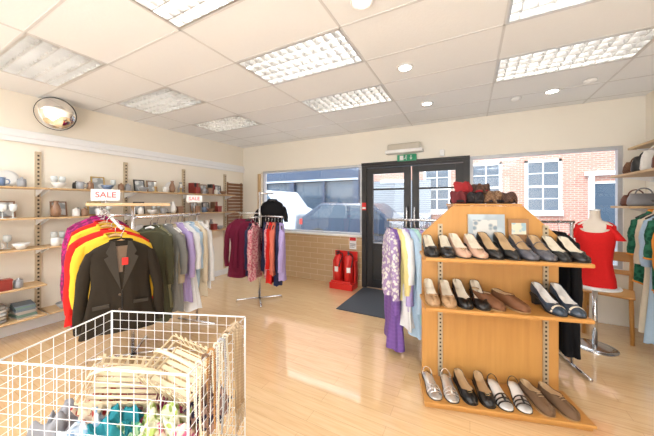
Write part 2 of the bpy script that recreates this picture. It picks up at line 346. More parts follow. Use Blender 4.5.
def proto(kind,m):
    if kind=='mug':
        r=thing('mug','small %s mug on the wall shelf','mug'); MB().lathe([(.03,0),(.034,.005),(.037,.085),(.033,.085),(.03,.01),(0,.008)],n=18).build('cup',m,r)
        MB().tube([(.034,0,.02),(.055,0,.025),(.062,0,.045),(.055,0,.065),(.035,0,.07)],.005,6).build('handle',m,r)
    elif kind=='bowl':
        r=thing('bowl','round %s bowl on the wall shelf','bowl'); MB().lathe([(.03,0),(.032,.008),(.05,.03),(.065,.06),(.061,.06),(.047,.033),(.0,.015)],n=22).build('dish',m,r); MB().lathe([(.028,0),(.03,.004)],n=16).build('foot',m,r)
    elif kind=='vase':
        r=thing('vase','slender %s vase on the wall shelf','vase'); MB().lathe([(.025,0),(.040,.03),(.044,.07),(.03,.12),(.018,.15),(.024,.17),(.02,.17),(.015,.15),(.0,.1)],n=20).build('vessel',m,r); MB().lathe([(.024,.168),(.027,.172),(.022,.175)],n=18,cap0=False,cap1=False).build('rim',m,r)
    elif kind=='jar':
        r=thing('jar','lidded %s jar on the wall shelf','jar'); MB().lathe([(.03,0),(.034,.01),(.034,.06),(.029,.07)],n=20).build('vessel',m,r); MB().lathe([(.032,.07),(.032,.078),(.01,.086),(.011,.096),(0,.10)],n=20).build('lid',m,r)
    elif kind=='teapot':
        r=thing('teapot','round %s teapot on the wall shelf','teapot'); MB().lathe([(.03,0),(.055,.02),(.062,.05),(.05,.085),(.03,.095)],n=22).build('pot',m,r); MB().lathe([(.032,.094),(.028,.105),(.008,.11),(.01,.12),(0,.124)],n=18).build('lid',m,r)
        MB().tube([(0,.05,.04),(0,.085,.06),(0,.1,.09)],[.014,.009,.006]).build('spout',m,r); MB().tube([(0,-.05,.03),(0,-.085,.035),(0,-.09,.065),(0,-.05,.08)],.006,6).build('handle',m,r)
    elif kind=='plate':
        r=thing('plate','upright %s plate on a small stand','plate'); T=Matrix.Translation((0,0,.085))@Matrix.Rotation(-.2,4,'Y')@Matrix.Rotation(pi/2,4,'Y'); MB().lathe([(.0,.0),(.05,.001),(.08,.012),(.08,.016),(.05,.006),(0,.005)],n=28,M=T).build('dish',m,r); MB().bx(-.03,.03,-.03,-.02,0,.012).bx(-.03,.03,.02,.03,0,.012).build('stand',CBK,r)
    elif kind=='frame':
        r=thing('picture_frame','standing %s picture frame on the wall shelf','picture frame'); T=Matrix.Rotation(-.18,4,'X')
        q=MB(); q.bx(-.07,-.057,-.01,.005,0,.17,T).bx(.057,.07,-.01,.005,0,.17,T).bx(-.057,.057,-.01,.005,0,.013,T).bx(-.057,.057,-.01,.005,.157,.17,T); q.build('frame',m,r)
        MB().bx(-.057,.057,-.004,.002,.013,.157,T).build('picture',PIC,r); MB().bx(-.012,.012,.0,.045,0,.008).build('stand',m,r)
    elif kind=='box':
        r=thing('gift_box','small %s lidded box on the wall shelf','box'); MB().bx(-.04,.04,-.04,.04,0,.08).build('body',m,r,bevel=.002); MB().bx(-.043,.043,-.043,.043,.08,.105).build('lid',m,r,bevel=.003)
    elif kind=='book':
        r=thing('book','upright %s book on the wall shelf','book'); MB().bx(-.012,.012,-.055,.055,0,.003).bx(-.014,-.011,-.055,.055,0,.18).bx(.011,.014,-.055,.055,0,.18).bx(-.014,.014,-.058,-.054,0,.18).build('cover',m,r); MB().bx(-.011,.011,-.054,.05,.003,.175).build('pages',PAPER,r)
    elif kind=='glass':
        r=thing('wine_glass','stemmed %s glass on the wall shelf','glass'); MB().lathe([(.028,0),(.028,.003),(.004,.008),(.004,.06)],n=16).build('stem',m,r); MB().lathe([(.004,.06),(.026,.08),(.030,.11),(.026,.14),(.024,.14),(.027,.11),(.0,.07)],n=18).build('cup',m,r)
    elif kind=='candle':
        r=thing('candle_holder','%s candle holder with candle on the wall shelf','candle holder'); MB().lathe([(.035,0),(.035,.006),(.01,.015),(.008,.06),(.022,.07),(.022,.078)],n=18).build('stem',m,r); MB().lathe([(.016,.078),(.016,.14),(.0,.142)],n=16).build('candle',CERW,r)
    r['label']=r['label']%NAMES[m.name]; r['group']='ornaments on the wall shelves'
    return r
def put(kind,m,loc,rz=0):
    k=(kind,m.name)
    if k not in cache:
        r=proto(kind,m); r.location=loc; r.rotation_euler=(0,0,rz); cache[k]=r
    else: dup(cache[k],loc,rz)
FR=pi/2
WID={'mug':.10,'bowl':.135,'vase':.092,'jar':.072,'frame':.145,'box':.09,'book':.03,'candle':.075,'teapot':.20,'glass':.062,'plate':.165}
def row(z,y0,items,xo=.235):
    y=y0
    for it in items:
        if isinstance(it,(int,float)): y+=it; continue
        kind,m=it
        w=WID[kind]+.006
        y+=w/2; put(kind,m,(XL+xo,y,z+.0003),(FR if kind=='frame' else (random.uniform(1.2,1.9) if kind=='mug' else 0)) if kind!='book' else FR); y+=w/2
row(1.52,.62,[('bowl',CERW),('mug',CB),.05,('jar',CG)])
row(1.52,1.16,[('bowl',CERW),.06,('mug',CG),('jar',CBN),.06,('bowl',CB),.04,('jar',CBN),('jar',CG)])
row(1.52,2.02,[('bowl',CG),.05,('candle',CGD),.05,('mug',CERW),('vase',CBN),.05,('candle',CGD)])
row(1.52,2.86,[('box',CRD),.04,('mug',CG),('box',CBN),.05,('jar',CERW),.05,('bowl',CBN)])
row(1.21,.66,[('mug',CG),.03,('glass',GLW),('glass',GLW)])
row(1.21,1.16,[('vase',CBN),.08,('jar',CERW),('jar',CBN),.05,('mug',CERW),('glass',GLW)])
row(1.21,2.02,[('jar',CERW),.04,('bowl',CERW),.03,('mug',CG),.05,('vase',CERW),('box',CBN)])
row(1.21,2.86,[('box',CBN),.04,('mug',CB),('bowl',CBN),.05,('box',CRD)])
row(.90,.62,[('mug',CERW),('mug',CERW),.05,('bowl',CERW)])
row(.90,1.15,[('mug',CERW),('bowl',CERW),.04,('mug',CTQ),('mug',CERW),.05,('jar',CERW)])
row(.90,2.02,[('bowl',CERW),.03,('bowl',CERW),.03,('mug',CERW),.03,('teapot',CERW)])
row(.90,2.86,[('bowl',CBN),.05,('vase',CERW),.05,('box',CRD),('bowl',CG)])
row(1.52,.62,[('glass',GLW),('glass',GLW),.05,('plate',CERW)],.10)
row(1.52,1.20,[('glass',GLW),('glass',GLW),.05,('jar',CBK),.1,('frame',CGD),.05,('glass',GLW)],.10)
row(1.52,2.04,[('frame',CBK),.02,('frame',CBN),.10,('plate',CERW),.04,('vase',CG)],.10)
row(1.52,2.89,[('book',CRD),('book',CBK),('book',CRD),('book',CBN),.04,('frame',CBN),.03,('book',CBK),('book',CRD),.05,('frame',CBK)],.10)
row(1.21,.62,[('frame',CBK),.03,('frame',CBN)],.10)
row(1.21,1.20,[('frame',CBN),.05,('jar',CG),.05,('frame',CGD),.04,('glass',GLW)],.10)
row(1.21,2.04,[('frame',CBK),.08,('glass',GLW),('glass',GLW),.05,('plate',CERW)],.10)
row(1.21,2.89,[('frame',CBN),.08,('frame',CBK),.05,('book',CBN),('book',CRD)],.10)
row(.90,.62,[('vase',CERW),.06,('jar',CERW),('glass',GLW)],.10)
row(.90,1.20,[('glass',GLW),('glass',GLW),.08,('jar',CBN),.05,('frame',CBN)],.10)
row(.90,2.04,[('plate',CERW),.06,('vase',CG),.05,('jar',CERW)],.10)
row(.90,2.89,[('plate',CERW),.06,('jar',CERW),.05,('vase',CG)],.10)
row(.52,.42,[('bowl',CERW),('bowl',CG),('box',CBN),('box',CRD),('jar',CG)])
row(.21,1.2,[('bowl',CG),('bowl',CBN),('bowl',CG),('box',CBN)])
mags=[mat('magazine_cover',q,.5) for q in[(.45,.4,.36),(.15,.2,.25),(.42,.12,.10),(.6,.6,.56),(.15,.25,.2)]]
for k in range(9):
    MB().bx(-.1,.1,-.07,.07,0,.014).build('magazine',random.choice(mags),loc=(XL+.17,.98,.2101+k*.0145),rz=random.uniform(-.12,.12),label='magazine in a pile on the low shelf',cat='magazine',group='magazines on the low shelf',bevel=.001)
lin=[mat('linen_cloth',q,.9,bump=.3,scale=50) for q in[(.75,.73,.68),(.35,.33,.30),(.55,.48,.38),(.62,.66,.68)]]
for si,y in enumerate([.56,.77]):
    for k in range(5):
        mb=MB(); rgs=[]
        for i in range(9):
            a=-.085+.17*i/8; e=1-.25*abs(2*i/8-1)**4
            rgs.append([(.11*e*math.copysign(abs(math.cos(2*pi*j/16))**.4,math.cos(2*pi*j/16)),a,.016+.016*e*math.copysign(abs(math.sin(2*pi*j/16))**.6,math.sin(2*pi*j/16))) for j in range(16)])
        mb.loft(rgs).build('folded_linen',lin[(k+si)%4],loc=(XL+.17,y,.2105+k*.0325),rz=random.uniform(-.1,.1),label='folded linen cloth stacked on the low shelf',cat='linen',group='folded linens on the low shelf')
BRW=mat('brown_slats',(.30,.15,.07),.5,kind='wood',col2=(.2,.09,.04))
mb=MB()
for k in range(13): mb.bx(.01,.028,-.20,.20,-.02+k*.065,.03+k*.065)
mb.bx(0,.012,-.19,-.16,-.02,.83).bx(0,.012,.16,.19,-.02,.83)
mb.build('slatted_wall_panel',BRW,loc=(XL,3.93,.95),label='brown slatted wood panel on the wall beside the window',cat='wall panel')
MB().bx(-.03,.03,-.03,0,0,1.95).build('trim_5',OAKP,loc=(-3.74,YB,0),label='pale wooden post beside the window',cat='post',kind=S)
r=thing('convex_mirror','round convex security mirror on the wall by the ceiling','mirror',(XL+.02,1.23,2.34))
T=Matrix.Translation((.14,0,0))@Matrix.Rotation(-.55,4,'Z')@Matrix.Rotation(.25,4,'Y')@Matrix.Rotation(pi/2,4,'Y')
MB().lathe([(.17*math.cos(a),.07*math.sin(a)) for a in [i*pi/2/8 for i in range(9)]],n=36,M=T,cap1=False).build('mirror_face',MIRR,r)
MB().tube([(.17*math.cos(2*pi*k/36),.17*math.sin(2*pi*k/36),0) for k in range(36)],.006,8,True,M=T).build('rim',BLK,r)
MB().tube([(0,0,0),(.13,0,0)],.012).build('arm',BLK,r)
# ------------------------------------------------------------------ garments
HW=mat('wooden_hanger',(.62,.35,.14),.4,scale=8); HP=mat('white_hanger_plastic',(.85,.85,.83),.4); HB=mat('black_hanger_plastic',(.03,.03,.03),.4)
hang={}
def hanger(loc,yaw,m,lab):
    if m.name not in hang:
        r=thing('clothes_hanger',lab,'clothes hanger',loc,yaw,group='clothes hangers')
        MB().tube([(.0,0,-.095),(0,0,-.045),(.008,0,-.035),(.017,0,-.015),(.019,0,.003),(.010,0,.015),(-.003,0,.016),(-.013,0,.008),(-.016,0,-.004)],.0025,6).build('hook',CHROME,r)
        MB().tube([(-.15,0,-.155),(-.1,0,-.125),(0,0,-.092),(.1,0,-.125),(.15,0,-.155)],[.006,.010,.012,.010,.006],8).build('bar',m,r)
        hang[m.name]=r
    else: dup(hang[m.name],loc,yaw)
def garment(name,label,loc,yaw,m,ws=.19,length=.65,th=.035,sl=.45,flare=None,waist=None,cat='top',group=None,hm=None,seed=0,spread=.02,fold=.015,cuff=None,k=None,neck=.06,slope=None,vneck=None):
    rnd=random.Random(seed*13+5)
    flare=flare if flare else rnd.uniform(.92,1.15); waist=waist if waist else rnd.uniform(.80,.92); slope=slope or rnd.uniform(.07,.095)
    vneck=rnd.choice([0,.03,.07]) if vneck is None else vneck
    hanger(loc,yaw,hm or HP,{'wooden_hanger':'wooden clothes hanger on a rail','white_hanger_plastic':'white plastic clothes hanger on a rail','black_hanger_plastic':'black plastic clothes hanger on a rail'}[(hm or HP).name])
    z0=-.085; n=44; k=k or rnd.choice([4,5,6,7]); ph=rnd.random()*6; ph2=rnd.random()*6
    s1=slope
    prof=[(0,neck,.6,0),(.010,neck+.012,.7,0),(.3*s1,ws*.52,.8,0),(.62*s1,ws*.78,.9,0),(s1,ws*.96,1,0),(s1+.03,ws,1,.15),(s1+.09,ws*.96,1.05,.3),(s1+.17,ws*.90,1.05,.45)]
    for q in(.4,.5,.62,.75,.88,.97,1.0):
        zz=q*length
        if zz<=s1+.19: continue
        wq=waist if q<.55 else waist+(flare-waist)*((q-.5)/.5)
        prof.append((zz,ws*wq,1.05+.25*(q-.4),q))
    tilt=rnd.uniform(-.015,.015); rings=[]
    for dz,hw,ht,f in prof:
        rg=[]
        for j in range(n):
            a=2*pi*j/n; ca,sa=math.cos(a),math.sin(a)
            fd=fold*f*(math.sin(k*a+ph+dz*4)+.5*math.sin((k+4)*a+ph2-dz*6))
            vd=vneck*max(0,-sa)**4 if dz<.012 else 0
            rg.append((hw*math.copysign(abs(ca)**.85,ca)+fd*.6*ca+tilt*f*f,(th*ht)*math.copysign(abs(sa)**.9,sa)+fd*(sa if abs(sa)>.1 else 0)*min(1,th/.03),z0-dz-vd+ (.012*f*math.sin(3*a+ph) if f>.9 else 0)))
        rings.append(rg)
    root=MB().loft(rings,False,False).build(name,m,loc=loc,rz=yaw,label=label,cat=cat,group=group,recalc=True)
    MB().tube([((neck+.004)*math.cos(2*pi*j/20),th*.65*math.sin(2*pi*j/20),z0-.002-vneck*max(0,-math.sin(2*pi*j/20))**4+.006*math.sin(2*pi*j/20)) for j in range(20)],.006 if not cuff else .009,6,True).build('collar',cuff or m,root)
    if cuff:
        rg=rings[-1]; MB().tube([(p[0],p[1],p[2]) for p in rg],.008,6,True).build('hem_trim',cuff,root)
    if sl>0:
        for sx in(-1,1):
            rr=[]; ns=9
            yo=rnd.uniform(-.02,.02); sp=spread*rnd.uniform(.6,1.4); bend=rnd.uniform(-.01,.015)
            for i in range(ns+1):
                q=i/ns; cx=sx*(ws*.88+sp*math.sin(min(1,q*1.6)*pi/2)+bend*math.sin(q*pi)+.012*q); cz=z0-s1-.012-q*sl; rx=.042*(1-.3*q); ry=min(.036,th*1.15)*(1-.15*q)
                if i==0: cz+=.012; rx*=.8
                rr.append([(cx+rx*math.cos(2*pi*j/16)+.005*math.sin(q*12+j),cy,cz+ .012*math.cos(2*pi*j/16)*(-sx)*(1-q)) for j in range(16) for cy in [yo*q+ry*math.sin(2*pi*j/16)+.004*math.sin(q*14+j*1.3)]])
            MB().loft(rr,True,False).build('sleeve',m,root)
            if cuff: MB().tube([tuple(p) for p in rr[-1]],.008,6,True).build('cuff',cuff,root)
    return root
def fab(name,col,kind='plain',col2=None,scale=60,swz=None,bump=.15,rough=.85):
    return mat(name,col,rough,kind=kind,col2=col2,scale=scale,swz=swz,bump=bump,spec=.2)
F=dict(
 olive=fab('dark_brown_suiting',(.026,.019,.012)), magenta=fab('magenta_lace',(.42,.02,.16),'blotch',(.18,.02,.09),38),
 yellow=fab('yellow_cotton',(.80,.50,.04)), red=fab('red_cotton',(.62,.02,.015)), grey=fab('mid_grey_wool',(.24,.24,.23)), lgrey=fab('light_grey_cotton',(.5,.52,.55)), khaki=fab('khaki_linen',(.20,.19,.11)), dolive=fab('dark_olive_linen',(.07,.07,.04)), beige=fab('beige_linen',(.50,.42,.30)),
 white=fab('white_cotton',(.80,.81,.82)), pblue=fab('pale_blue_cotton',(.46,.62,.78)), navy=fab('navy_knit',(.025,.03,.08)), cream=fab('cream_knit',(.72,.63,.48)), pyellow=fab('pale_yellow_cotton',(.78,.68,.30)),
 burg=fab('burgundy_jersey',(.16,.012,.04)), rose=fab('rose_lace',(.50,.12,.18),'blotch',(.65,.36,.36),40), salmon=fab('salmon_cotton',(.70,.18,.12)),black=fab('black_jersey',(.010,.010,.012)),
 lilac=fab('lilac_cotton',(.45,.36,.66)), purple=fab('purple_quilting',(.13,.06,.26),'quilt',(.24,.13,.42),28,bump=.9,rough=.5), sage=fab('sage_green_cotton',(.22,.38,.22)),
 mint=fab('mint_cotton',(.46,.72,.66)), brown=fab('brown_knit',(.16,.07,.035)), dgreen=fab('dark_green_print',(.010,.075,.045),'blotch',(.03,.16,.09),26),
 orange=fab('orange_cotton',(.8,.30,.05)), teal=fab('teal_cotton',(.04,.26,.28)), plaid=fab('plaid_cloth',(.45,.25,.15),'check',(.7,.6,.45),30), floral=fab('floral_print',(.72,.70,.66),'blotch',(.35,.25,.45),34))
def rack_base(r,c,rad):
    for k in range(4):
        a=pi/4+k*pi/2; MB().tube([(c[0],c[1],.03),(c[0]+rad*math.cos(a),c[1]+rad*math.sin(a),.03),(c[0]+(rad+.01)*math.cos(a),c[1]+(rad+.01)*math.sin(a),.0)],.012).build('leg',CHROME,r)
r=thing('clothes_rack','chrome clothes rack with a wooden top rail beside the wire basket','clothes rack',(-2.62,1.3,0))
def loc_(p,o=(-2.62,1.3,0)): return (p[0]-o[0],p[1]-o[1],p[2]-o[2])
MB().tube([(0,0,.03),(0,0,1.34)],.016).build('post',CHROME,r)
rack_base(r,(0,0),.33)
A1=[(-2.15,1.00,1.175),(-3.0,1.205,1.33)]; A2=[(-2.52,1.36,1.235),(-2.75,2.06,1.235)]
MB().tube([loc_(A1[0]),loc_(A1[1])],.011).build('arm',CHROME,r)
MB().tube([loc_(A2[0]),loc_(A2[1])],.011).build('arm',CHROME,r)
MB().tube([(0,0,1.255),loc_((-2.62,1.11,1.255))],.011).build('arm_joint',CHROME,r)
MB().tube([(0,0,1.235),loc_((-2.52,1.36,1.235))],.011).build('arm_joint',CHROME,r)
MB().bx(-.30,.30,-.013,.013,-.013,.013,M=Matrix.Translation((0,-.02,1.345))@Matrix.Rotation(.95,4,'Z')).build('top_rail',OAKP,r,bevel=.004)
MB().tube([loc_((-2.74,2.02,1.235)),loc_((-2.74,2.02,.03))],.012).build('post',CHROME,r)
MB().tube([loc_((-2.50,2.07,.02)),loc_((-3.0,1.97,.02))],.012).build('foot',CHROME,r)
def faceyaw(x,y,extra=0): return math.atan2(-y,-x)+pi/2+extra
G='clothes on the first rack'
def at(A,q): return tuple(A[0][i]+(A[1][i]-A[0][i])*q for i in range(3))
p=at(A1,.04); jy=faceyaw(p[0],p[1],.05)
J=garment('jacket','dark brown tailored jacket on a wooden hanger',p,jy,F['olive'],ws=.185,length=.63,th=.06,sl=.52,flare=1.15,waist=.90,cat='jacket',hm=HW,seed=1,spread=.045,fold=.013,slope=.075,vneck=0)
LAP=mat('lapel_cloth',(.036,.027,.017),.8); FLAP=mat('flap_cloth',(.036,.027,.017),.8); HORN=mat('horn_button',(.10,.06,.03),.4)
for sx in(-1,1):
    MB().prism([(sx*.005,-.42),(sx*.055,-.30),(sx*.095,-.20),(sx*.07,-.185),(sx*.085,-.16),(sx*.055,-.09),(sx*.035,-.09)],-.074,-.068).build('lapel',LAP,J)
    MB().bx(-.045,.045,-.004,.004,-.012,.012,M=Matrix.Translation((sx*.11,-.064,-.52))@Matrix.Rotation(sx*.25,4,'Z')@Matrix.Rotation(sx*.1,4,'Y')).build('pocket_flap',FLAP,J)
MB().bx(.0,.003,-.077,-.066,-.70,-.42).build('front_edge',BLK,J)
for z in(-.45,-.55): MB().lathe([(.008,0),(.008,.004),(0,.005)],n=12,M=Matrix.Translation((-.012,-.074,z))@Matrix.Rotation(pi/2,4,'X')).build('button',HORN,J)
MB().prism([(-.035,-.3),(.035,-.3),(.05,-.12),(-.05,-.12)],-.064,-.060).build('lining',mat('satin_lining',(.16,.10,.06),.4),J)
MB().bx(.0,.035,-.080,-.078,-.25,-.20).build('price_tag',RED,loc=p,rz=jy,label='red price tag hanging on the dark jacket',cat='price tag')
for q,mm,lab,ln,sd,ws,sl,ex in [(.24,'yellow','bright yellow cotton top behind the jacket',.62,2,.215,.42,.0),(.40,'red','bright red cotton top behind the jacket',.68,3,.24,.50,.0),(.58,'yellow','yellow cotton cardigan behind the jacket',.6,4,.21,.4,.1),(.72,'red','red blouse between other clothes',.65,6,.2,.45,.15),(.83,'magenta','magenta patterned lace top at the end of the rack',.90,7,.20,.6,.1),(.95,'magenta','magenta patterned cardigan at the end of the rack',.88,8,.21,.6,.2)]:
    p=at(A1,q); garment('top' if mm!='magenta' else 'lace_top',lab,p,faceyaw(p[0],p[1],ex),F[mm],ws=ws,length=ln,sl=sl,th=.05,fold=.02,seed=sd,group=G,hm=HW if mm in('yellow','red') else HP)
seq=[('dolive','dark olive linen shirt',.84,.175),('khaki','khaki linen shirt',.74,.165),('grey','mid grey wool jumper',.82,.17),('beige','beige linen shirt',.68,.15),('lilac','lilac cotton shirt',.78,.165),('white','white cotton blouse',.88,.18),('pblue','pale blue cotton shirt',.68,.15),('cream','cream knitted cardigan',.80,.17),('white','white long cardigan',.74,.16)]
jit=[0,-.012,.014,-.008,.012,-.014,.010,-.006,0]
for i,(mm,lab,ln,ws) in enumerate(seq):
    p=at(A2,.06+.90*i/(len(seq)-1)+jit[i]); garment('shirt' if 'shirt' in lab else 'knit_top',lab+' hanging on the rack',p,.22+random.uniform(-.28,.25),F[mm],ws=ws,length=ln,sl=.34+random.uniform(0,.22),th=.042,fold=.024,seed=20+i,group=G)
def sale(loc,yaw,base,sc=1):
    r=thing('sale_sign','white card sign with red SALE lettering on a stem','sign',loc,yaw,group='sale signs')
    MB().tube([(0,0,base-loc[2]),(0,0,0)],.004).build('stem',CHROME,r)
    MB().bx(-.12*sc,.12*sc,-.004,.004,0,.12*sc).build('card',PAPER,r)
    text('SALE',.082*sc,PRED,r,(0,-.0055,.06*sc),(pi/2,0,0))
sale((-2.93,1.23,1.38),faceyaw(-2.93,1.23),1.32,.86)
sale((-2.80,2.03,1.37),faceyaw(-2.78,2.03),1.235,.66)
# --- middle four-way rack --------------------------------------
RC=(-2.62,2.92)
r=thing('clothes_rack','chrome four-arm clothes rack near the window','clothes rack',(RC[0],RC[1],0))
MB().tube([(0,0,.03),(0,0,1.52)],.016).build('post',CHROME,r); rack_base(r,(0,0),.30)
G='clothes on the four-arm rack'
arms=[(pi+.55,1.22,.29,'F',[('burg','burgundy long sleeved top',.80),('burg','burgundy jersey top',.74)]),
      (-.15,1.18,.46,'E',[('lilac','lilac cotton shirt',.72),('navy','navy jersey top',.80),('salmon','salmon cotton top',.66),('red','bright red cotton top',.78),('rose','rose lace blouse',.72),('navy','navy knitted top',.66)]),
      (pi/2-.5,1.50,.20,'F',[('black','black short sleeved top',.64)]),
      (-1.3,1.17,.14,'E',[('rose','rose lace top',.74)]),
      (-2.2,1.16,.12,'E',[('navy','navy jersey cardigan',.7)])]
sd=50
for ang,z,ln_,md,its in arms:
    ex=(math.cos(ang)*ln_,math.sin(ang)*ln_,z)
    MB().tube([(0,0,z),ex],.010).build('arm',CHROME,r)
    for i,(mm,lab,ln) in enumerate(its):
        sd+=1; q=(1-i*.85/len(its)) ; 
        x=RC[0]+ex[0]*q*.95; y=RC[1]+ex[1]*q*.95
        yw=faceyaw(x,y,random.uniform(-.1,.1)) if md=='F' else math.atan2(.77,-.45)+random.uniform(-.25,.25)
        ts='short sleeved' in lab; bg_=mm=='burg'
        garment('knit_top' if 'knit' in lab else 'top',lab+' hanging on the rack',(x,y,z),yw,F[mm],ws=.17 if ts else .155,length=ln,sl=.56 if bg_ else (.5 if not ts else .22),th=.04,spread=.05 if ts else .02,seed=sd,group=G,hm=HB,slope=.095 if ts else None)
# ------------------------------------------------------------------ shoe display unit
A=(-.263,1.883); TH=math.atan2(.255,.898)
def U(s,t,z=0): return (A[0]+s*math.cos(TH)-t*math.sin(TH),A[1]+s*math.sin(TH)+t*math.cos(TH),z)
unit=thing('shoe_display_unit','honey oak shoe display stand with gabled back panel','display stand',(A[0],A[1],0),TH)
MB().prism([(.02,0),(.02,1.12),(.24,1.335),(.71,1.335),(.93,1.12),(.93,0)],.30,.335).build('back_panel',OAKV,unit,bevel=.004)
MB().bx(.0,.95,.01,.32,.0,.03).build('plinth',OAK,unit,bevel=.004)
MB().bx(-.005,.955,-.012,.30,.03,.05).build('shelf',OAK,unit,bevel=.005)
for z in(.665,.995): MB().bx(0,.95,-.005,.285,z-.024,z).build('shelf',OAK,unit,bevel=.006)
MB().bx(.245,.705,.30,.55,1.337,1.352).build('top_shelf',OAK,unit,bevel=.004)
MB().prism([(.335,1.05),(.335,1.335),(.53,1.335)],.25,.26,axis='x').prism([(.335,1.05),(.335,1.335),(.53,1.335)],.69,.70,axis='x').build('top_bracket',OAK,unit)
UPR=mat('slotted_strip_steel',(.50,.42,.30),.4,.4)
for s_ in(.15,.845):
    mb=MB(); mb.bx(s_-.016,s_+.016,.287,.30,.05,1.2); mb.cur=1
    for k in range(37): mb.bx(s_-.006,s_+.006,.2855,.2875,.09+k*.03,.103+k*.03)
    mb.build('slotted_upright',[UPR,DARK],unit)
    for z in(.641,.971): MB().prism([(.02,z),(.285,z),(.285,z-.05)],s_-.004,s_+.004,axis='x').build('bracket',UPR,unit)
LIN=mat('tan_shoe_lining',(.55,.37,.2),.6); LINW=mat('pale_shoe_lining',(.8,.72,.58),.6); SOLE=mat('black_sole',(.03,.025,.02),.6); SOLET=mat('tan_sole',(.45,.27,.12),.6); BUCK=mat('buckle_metal',(.8,.7,.45),.25,1)
def interp(u,T):
    for i in range(len(T)-1):
        if u<=T[i+1][0]:
            a,b=T[i],T[i+1]; q=(u-a[0])/(b[0]-a[0]); q=q*q*(3-2*q); return a[1]+(b[1]-a[1])*q
    return T[-1][1]
WT=[(0,.28),(.02,.5),(.06,.74),(.13,.93),(.22,1),(.3,1),(.5,.86),(.7,.76),(.88,.74),(.96,.60),(1,.28)]
def shoe(kind,um,lining,hh=.02,L=.25,wm=.0465,orn=None,opn=.27,pointed=False,lab='',sole=None):
    r=thing('shoe',lab,'shoe',group='shoes on the display stand')
    us=[0,.02,.05,.1,.15,.2,.24,.27,.3,.33,.36,.4,.46,.54,.62,.7,.78,.86,.92,.96,.985,1]
    zb=lambda u: .006+hh*(lambda q:q*q*(3-2*q))(max(0,min(1,(u-.28)/.55)))
    HT=[(0,.018),(.05,.032),(.15,.042),(.28,.050),(.36,.050),(.55,.040),(.75,.046),(.92,.066),(1,.068)]
    if kind=='moc': HT=[(0,.026),(.05,.042),(.15,.052),(.3,.064),(.45,.074),(.6,.064),(.75,.058),(.92,.066),(1,.066)]
    sole=sole or SOLE
    if kind!='sandal':
        rings=[]
        for u in us:
            w_=wm*interp(u,WT); 
            if pointed and u<.25: w_*=.6+.4*(u/.25)
            z=zb(u); H=interp(u,HT)
            op=max(0,min(1,(u-opn)/.07)); dp=op*(1 if u<.96 else (.6 if u<.99 else 0))
            rx=w_*(.12+.76*op) if op<1 else w_*.88
            if u>.95: rx=w_*.8
            zi=z+.008; top=z+H
            if op<1 : top=z+H+ .004*(1-op)
            half=[(0,z),(w_*.78,z),(w_,z+.25*H),(w_*.97,z+.6*H),(max(rx,w_*.80*(1-.35*(1-op))),z+.88*H),(rx,top),(rx*.95,top-.003*dp-.001),(rx*.93,top-(top-zi-.004)*dp-.002),(rx*.45,top-(top-zi)*dp-.002)]
            y=L*u
            rings.append([(x,y,zz) for x,zz in half]+[(0,y,top-(top-zi)*dp-.002)]+[(-x,y,zz) for x,zz in reversed(half[1:])])
        mb=MB(); mb.loft(rings)
        n=len(rings[0])
        o=mb.build('upper',[um,lining],r)
        for p_ in o.data.polygons:
            idx=sorted(v%n for v in p_.vertices)
            ring=min(v//n for v in p_.vertices)
            if len(p_.vertices)==4 and all(6<=i<=n-6 for i in idx) and us[min(ring,21)]>=opn: p_.material_index=1
    else:
        rings=[[(wm*interp(u,WT)*.95*cx,L*u,zb(u)+cz) for cx,cz in[(-1,0),(1,0),(1,.008),(0,.006),(-1,.008)]] for u in us]
        MB().loft(rings).build('footbed',lining,r)
        for u,h_ in[(.16,.03),(.26,.036),(.36,.044),(.85,.05)]:
            w_=wm*interp(u,WT); z=zb(u)
            MB().tube([(w_*math.cos(a),L*u+ (.0 if u<.5 else .02*math.sin(a)),z+.004+h_*math.sin(a)) for a in [pi*i/10 for i in range(11)]],.007,8,flat=.3).build('strap',um,r)
        MB().tube([(0,L*.16,zb(.16)+.033),(0,L*.36,zb(.36)+.046)],.007,8).build('strap',um,r)
    rings=[[(wm*interp(u,WT)*1.03*cx*(.8 if pointed and u<.1 else 1),L*u,zb(u)+cz) for cx,cz in[(-1,-.005),(1,-.005),(1,.001),(-1,.001)]] for u in us]
    MB().loft(rings,smooth=False).build('sole',sole,r)
    w_=wm*.62
    k=1 if hh<.035 else .7
    MB().loft([[(w_*k*a*m_,L*(.90-.12*m_*k)+(0 if b<0 else L*.22*k*m_),zz) for a,b in[(-1,-1),(1,-1),(1,1),(-1,1)]] for zz,m_ in[(0,.9),(hh*.6,1),(hh+.002,1.12 if k==1 else 1.4)]],smooth=False).build('heel',sole,r)
    if orn=='bow':
        y=L*.24; z=zb(.3)+.053
        MB().prism([(-.026,-.011),(0,-.003),(.026,-.011),(.026,.011),(0,.003),(-.026,.011)],z,z+.008,axis='z',M=Matrix.Translation((0,y-.004,0))).build('bow',um,r)
    elif orn=='buckle':
        y=L*.21; z=zb(.3)+.049
        MB().tube([(-.014,y-.008,z),(.014,y-.008,z),(.014,y+.008,z+.002),(-.014,y+.008,z+.002)],.0022,6,True).build('buckle',BUCK,r)
    elif orn=='strap':
        y=L*.55; w2=wm*interp(.55,WT); z=zb(.55)+.030
        MB().tube([(w2*math.cos(a),y,z+.035*math.sin(a)) for a in [pi*i/10 for i in range(11)]],.006,8,flat=.3).build('strap',um,r)
    elif orn=='lace':
        for q in(.34,.40,.46):
            y=L*q; z=zb(q)+interp(q,HT)+.004; MB().tube([(-.016,y,z-.004),(0,y-.003,z),(.016,y,z-.004)],.002,6).build('lace',LIN,r)
    elif orn=='stripe':
        MB().tube([(wm*.95*math.cos(a),L*.18,zb(.2)+.008+.040*math.sin(a)) for a in [pi*i/10 for i in range(11)]],.009,8,flat=.3).build('band',LINW,r)
    return r
sm=lambda n,c,r=.35,**k:mat(n,c,r,**k)
